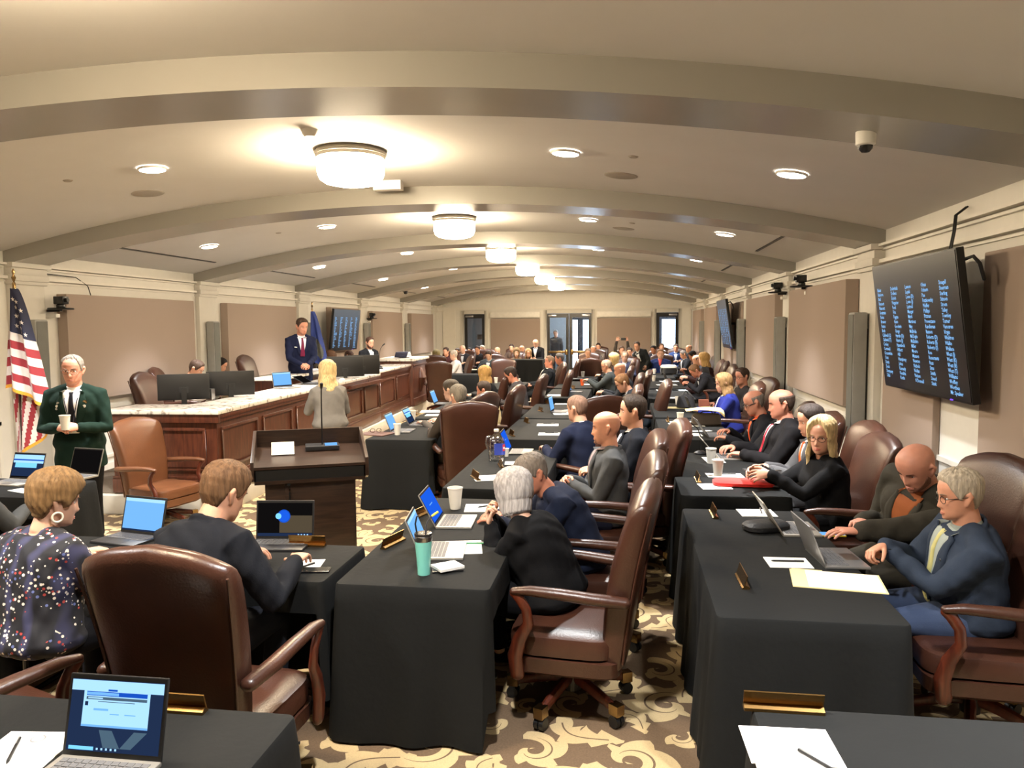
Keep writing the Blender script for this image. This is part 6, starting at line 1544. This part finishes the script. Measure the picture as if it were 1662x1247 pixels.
# right column, second table
NP(1105, 737, 181, 'gold name plate seen edge-on beside the microphone table end'); NP(1131, 780, 181, 'gold name plate seen edge-on beside the red pouch')
p = tp(1203, 735); nameplate(p.x, p.y, 30, 'dark name plate tilted near the man with the red tie', w=.17)
p = tp(1137, 737); mic(p.x, p.y, TZ, 20, 'black gooseneck microphone on the red pouch table', .26)
CU(1165, 773, 'white foam cup on the red pouch table, nearer of two', s=1.06); CU(1154, 752, 'white foam cup on the red pouch table, farther of two', s=1.06)
LP(1182, 741, 182, 'off', 'open laptop behind the two foam cups', body=M_SILV, open_=130)
PA(1158, 747, 5, 'white sheet under the farther foam cup', w=.28, h=.16); PA(1176, 772, 4, 'white sheet with a pen under the nearer foam cup', w=.17, h=.28, z=TZ+.0005); p = tp(1180, 771); pen(p.x, p.y, 4, 'black pen on the sheet by the nearer foam cup', z=TZ+.003)
PA(1160, 790, 8, 'white sheet poking out from under the red pouch', w=.2, h=.22)
def red_pouch():
    p = tp(1200, 788); b = MB(); b.rings([superring(0, 0, z, a, c, 32, 4) for z, a, c in ((.003, .21, .095), (.01, .225, .105), (.03, .225, .105), (.042, .20, .09), (.046, .1, .04))]); r = b.build('laptop_sleeve', mat('red_felt', (206, 28, 16), .8, noise=.06, nscale=90, sheen=.3), smooth=True, loc=(p.x+.03, p.y, TZ)); r.rotation_euler = (0, 0, -.06)
    tag(r, 'bright red padded pouch lying at the near end of its table', 'pouch'); b = MB(); b.box(.2, .25, -.085, -.06, .012, .02); b.build('zip_pull', M_STEEL, r)
red_pouch()
p = tp(1236, 764, .88); b = MB(); b.box(-.12, .12, -.085, .085, 0, .009); o = b.build('tablet', M_STEEL, bevel=.003, loc=(p.x, p.y, .88)); o.rotation_euler = (-.12, 0, .1); tag(o, 'grey tablet in the hands of the blond woman in black', 'tablet'); b = MB(); b.box(-.112, .112, -.078, .078, .009, .0094); b.build('screen', mat('tablet_glass', (96, 100, 104), .12), o)
# third and further right tables
PA(1114, 690, 4, 'white papers on the yellow folder table, nearer stack', w=.3, h=.4); PA(1108, 686, 8, 'white papers on the yellow folder table, farther stack', w=.2, h=.3, z=TZ+.0032); PA(1122, 706, 4, 'white booklet at the near end of the yellow folder table', w=.2, h=.22); PA(1137, 700, 20, 'narrow white card by the thin grey laptop', w=.08, h=.25)
LP(1163, 706, 184, 'off', 'thin grey laptop in front of the heavy man with the red tie', body=M_KEYS, open_=125); NP(1097, 711, 181, 'gold name plate at the near end of the yellow folder table'); NP(1083, 684, 181, 'small gold name plate on the yellow folder table, farther')
CU(1104, 686, 'white foam cup before the yellow folder'); CU(1100, 657, 'white foam cup on the table before the woman in royal blue'); CU(1061, 619, 'white foam cup on the stooping man\'s table, nearer'); CU(1062, 607, 'white foam cup on the stooping man\'s table, farther')
def bag():
    p = tp(1146, 690); r = empty('shoulder_bag', (p.x, p.y, TZ), .1, 'dark brown bag on the table under the yellow folder', 'bag')
    b = MB(); b.rings([superring(0, 0, z, a, c, 28, 3) for z, a, c in ((0, .16, .07), (.02, .18, .085), (.12, .165, .075), (.14, .14, .05))]); b.build('bag_body', mat('bag_brown', (66, 56, 46), .7, bump=.3), r, smooth=True)
    b = MB(); b.tube([(-.08, 0, .13), (-.05, -.05, .17), (.05, -.05, .17), (.08, 0, .13)], .007, n=8); b.build('bag_handle', M_BLACK, r, smooth=True)
    b = MB(); R = []
    for i in range(13):
        u = i/12; x = -.24+.44*u; R.append([Vector((x, -.12+.25*v, .155+.02*math.sin(PI*u*1.2)+.045*math.sin(PI*v)*u+(.02 if u > .9 else 0)-.05*max(0, u-.85)/.15)) for v in (0, .25, .5, .75, 1)]+[Vector((x, -.12+.25*v, .150+.02*math.sin(PI*u*1.2)+.03*math.sin(PI*v)*u-.05*max(0, u-.85)/.15)) for v in (1, .75, .5, .25, 0)])
    b.rings(R); o = b.build('manila_folder', M_MANILA, smooth=True, loc=(p.x, p.y, TZ+.02)); tag(o, 'bent yellow folder lying over the dark brown bag', 'folder')
bag()
PA(1094, 662, 6, 'cream paper sheets before the woman in royal blue, nearer', w=.24, h=.3, m=M_MANILA); PA(1090, 646, 4, 'white sheet before the woman in royal blue, farther', w=.2, h=.3)
LP(1135, 668, 184, 'off', 'dark laptop under the hands of the woman in royal blue', body=M_LDARK)
p = tp(1113, 662); b = MB(); b.rings([superring(0, 0, z, a, c, 20, 3) for z, a, c in ((0, .12, .1), (.02, .14, .12), (.16, .11, .08), (.2, .05, .04))]); o = b.build('backpack', mat('bag_black', (34, 32, 34), .8, bump=.4), smooth=True, loc=(p.x, p.y, TZ)); tag(o, 'dark soft bag beside the foam cup before the woman in royal blue', 'bag'); b = MB(); b.tube([(-.04, 0, .19), (0, -.0, .25), (.04, 0, .19)], .008, n=8); b.build('strap', M_BLACK, o, smooth=True)
p = tp(1142, 660); b = MB(); b.box(-.07, .07, -.06, .06, 0, .1); o = b.build('small_box', mat('box_red_brown', (150, 88, 66), .7), loc=(p.x, p.y, TZ)); tag(o, 'small reddish box beside the woman in royal blue', 'box')
for i, (px, py) in enumerate(((1086, 619), (1082, 625), (1097, 634), (1084, 634))): PA(px, py, 5, ('white sheet on the stooping man\'s table, far left', 'white sheet on the stooping man\'s table, near left', 'pale blue sheet under the stooping man\'s hands', 'white sheet at the near end of the stooping man\'s table')[i], w=.25, h=.4, m=mat('blue_paper', (186, 204, 214), .8) if i == 2 else None)
LP(1092, 622, 186, 'off', 'dark laptop edge-on before the stooping man', body=M_LDARK); LP(1052, 600, 262, 'off', 'dark laptop with its lid toward the camera before the navy sweater man', body=M_LDARK, open_=100)
def white_bag():
    p = tp(1085, 608); r = empty('tote_bag', (p.x, p.y, TZ), .2, 'black bag with a white top and grey straps on the far right table', 'bag')
    b = MB(); b.rings([superring(0, 0, z, a, c, 24, 3) for z, a, c in ((0, .17, .1), (.03, .2, .12), (.16, .18, .1))]); b.build('bag_body', M_BLACK, r, smooth=True)
    b = MB(); b.rings([superring(0, 0, z, a, c, 24, 3) for z, a, c in ((.16, .19, .11), (.2, .2, .11), (.235, .15, .08), (.24, .05, .03))]); b.build('white_top', M_FOAM, r, smooth=True)
    for s in (-1, 1): b = MB(); b.tube([(s*.19, -.02, .17), (s*.21, -.05, .1), (s*.19, -.05, .02)], .012, n=8); b.build('strap', M_KEYS, r, smooth=True)
white_bag()
p = aty(1156, 584, 15.5); r = laptop(p.x, p.y, 200, 'sky', 'bright laptop screen tilted up by the right wall', z=.9, body=M_LDARK, open_=100)
b = MB(); b.box(-.25, .25, -.2, .2, 0, .03); b.tube([(0, 0, .03), (0, 0, .87)], .03); b.box(-.2, .2, -.15, .15, .87, .9); tag(b.build('laptop_stand', M_BLACK, loc=(p.x, p.y, 0)), 'slim black stand under the tilted laptop by the right wall', 'stand')
# left column
def brown_folder():
    p = tp(612, 705); b = MB(); b.box(-.14, .14, -.17, .17, 0, .012); o = b.build('leather_folder', mat('brown_folder', (96, 62, 50), .5), bevel=.004, loc=(p.x, p.y, TZ)); o.rotation_euler = (0, 0, 1.3); tag(o, 'brown leather folder at the near end of the table right of the lectern', 'folder')
    g = MB()
    for s in (-1, 1): g.tube([(s*.035+.026*math.cos(2*PI*k/16), 0, .034+.022*math.sin(2*PI*k/16)) for k in range(17)], .003, n=6); g.tube([(s*.06, 0, .04), (s*.062, .12, .012)], .003, n=6)
    r = g.build('reading_glasses', mat('specs_brown', (70, 46, 34), .3), loc=(p.x, p.y-.04, TZ+.014), smooth=True); r.rotation_euler = (0, 0, .5); tag(r, 'folded reading glasses on the brown leather folder', 'glasses')
brown_folder()
CU(645, 706, 'white foam cup beside the brown leather folder'); LP(655, 699, 182, 'sky', 'open laptop with a blue window behind the foam cup right of the lectern', body=M_ALU, open_=112); LP(683, 688, 182, 'web', 'open laptop with a pale page, second from the lectern', body=M_ALU, open_=116)
CU(670, 682, 'white foam cup behind the second laptop from the lectern'); NP(676, 673, 190, 'gold name plate beyond the second laptop from the lectern')
PA(700, 668, 8, 'white papers beside the big chair right of the lectern, farther', w=.28, h=.3); PA(706, 674, 6, 'white papers beside the big chair right of the lectern, nearer', w=.2, h=.25); PA(693, 685, 3, 'white sheet on the second laptop table by the big chair', w=.2, h=.2)
LP(719, 655, 182, 'sky', 'small bright laptop screen before the cropped-haired man', body=M_LDARK)
PA(830, 628, 5, 'white sheet before the young man looking down', w=.25, h=.3); CU(805, 622, 'small white cup before the long-haired blond woman'); CU(842, 622, 'small white cup beside the young man looking down', s=.8)
p = tp(775, 600); sheet(p.x, p.y, 90, 'cream folder before the man in the grey suit at the far cross table', m=M_MANILA, w=.5, h=.25); p = tp(803, 601); sheet(p.x, p.y, 90, 'white sheet right of the cream folder at the far cross table', w=.4, h=.25)
# on the dais
def monitor(x, y, z, ang, label, w=.54, h=.31, lit=None, stand=True):
    r = empty('monitor', (x, y, z), math.radians(ang)-PI/2, label, 'monitor')
    b = MB(); b.box(-w/2, w/2, -.0, .035, .12, .12+h); b.build('display_housing', M_BLACK, r, bevel=.006)
    b = MB(); b.box(-w/2+.01, w/2-.01, -.002, .0, .132, .11+h); b.build('display', lit or M_SCR, r)
    b = MB(); b.box(-.03, .03, .035, .06, .0, .26); b.box(-.1, .1, -.06, .1, 0, .012); b.build('stand', M_BLACK, r)
    b = MB(); b.box(-.05, .05, .035, .04, .2, .27); b.build('rear_badge_plate', M_LDARK, r); return r
p0 = aty(300, 640, 8.35)
a_ = aty(298, 624, 8.3); b_ = aty(374, 620, 8.9)
monitor(a_.x, a_.y, 1.0, 302, 'left of the two black monitors seen from behind on the dais', w=.56, h=.30); monitor(b_.x, b_.y, 1.0, 302, 'right of the two black monitors seen from behind on the dais', w=.56, h=.30)
b = MB(); b.box(-.3, .3, -.9, .7, 0, .04); o = b.build('desk_shelf', M_DWOOD, loc=(a_.x-.05, 8.55, .96)); o.rotation_euler = (0, 0, -.1); tag(o, 'dark wooden shelf carrying the two black monitors', 'shelf')
q = atz(306, 645, 1.105); sheet(q.x, q.y, 70, 'white sheet on the near corner of the stone counter', z=1.102, w=.3, h=.42)
q = atz(342, 641, 1.16); b = MB(); b.box(-.035, .035, -.04, .04, 0, .13); o = b.build('desk_phone_dock', M_STEEL, bevel=.005, loc=(q.x, q.y, 1.101)); tag(o, 'small silver box in front of the two black monitors', 'box')
q = aty(466, 606, 10.2); laptop(q.x, q.y, 150, 'sky', 'laptop on the dais seen from the side with a blue glow', z=1.105, body=M_SILV, open_=100)
q = aty(560, 614, 10.6); r = laptop(*DA(-4.42, 11.0), 180, 'off', 'dark laptop on the stone counter in front of the blond woman', z=1.105, body=M_LDARK, open_=150)
q = aty(626, 583, 14.3); laptop(*DA(-4.42, 14.35), 200, 'sky', 'bright blue laptop on the stone counter past the standing blond woman', z=1.145, body=M_LDARK, open_=102, w=.36, d=.26)
m_ = mic(*DA(-4.5, 14.9), 1.145, 230, 'long gooseneck microphone past the bright blue laptop on the dais', .42)
for i, (px, Y, lb) in enumerate(((588, 13.0, 'smoked desk screen on the dais in front of the bearded man'), (560, 12.4, 'dark monitor on the dais beside the smoked desk screen'))):
    q = aty(px, 600, Y); monitor(q.x, Y, 1.0, 296, lb, w=.6, h=.34)
b = MB(); b.box(-.25, .25, -.85, .85, 0, .05); tag(b.build('desk_shelf', M_DWOOD, loc=(aty(575, 600, 12.7).x, 12.7, .95)), 'dark wooden shelf behind the stone counter carrying two monitors', 'shelf')
q = atz(583, 613, 1.105); b = MB(); b.lathe([(.001, 0), (.05, 0), (.03, .02), (.001, .025)], n=16); tag(b.build('conference_puck', M_FOAM, smooth=True, loc=(*DA(-4.3, 11.9), 1.102)), 'small white puck on the stone counter past the dark laptop', 'microphone')
q = aty(680, 590, 15.2)
for i in range(4):
    b = MB(); b.box(-.14, .14, -.2, .2, 0, .028); o = b.build('law_book', mat('book_navy', (44, 46, 70), .6), bevel=.004, loc=(*DA(-4.5, 16.9), 1.264+i*.03)); o.rotation_euler = (0, 0, .05*i); tag(o, '%s of the four dark books stacked on the end pier of the dais' % ('lowest', 'second lowest', 'third', 'topmost')[i], 'book', 'books on the dais pier'); c = MB(); c.box(-.135, .142, -.195, .195, .004, .024); c.build('pages', M_PAPER, o)

q = aty(1012, 549, [o for o in SEATED if 'raising a phone' in o[2]][0][1]-.2); r = phone(q.x, q.y, 0, 'phone held up overhead by the person with raised arms', z=q.z-.03); r.rotation_euler = (PI/2, PI/2, 0)
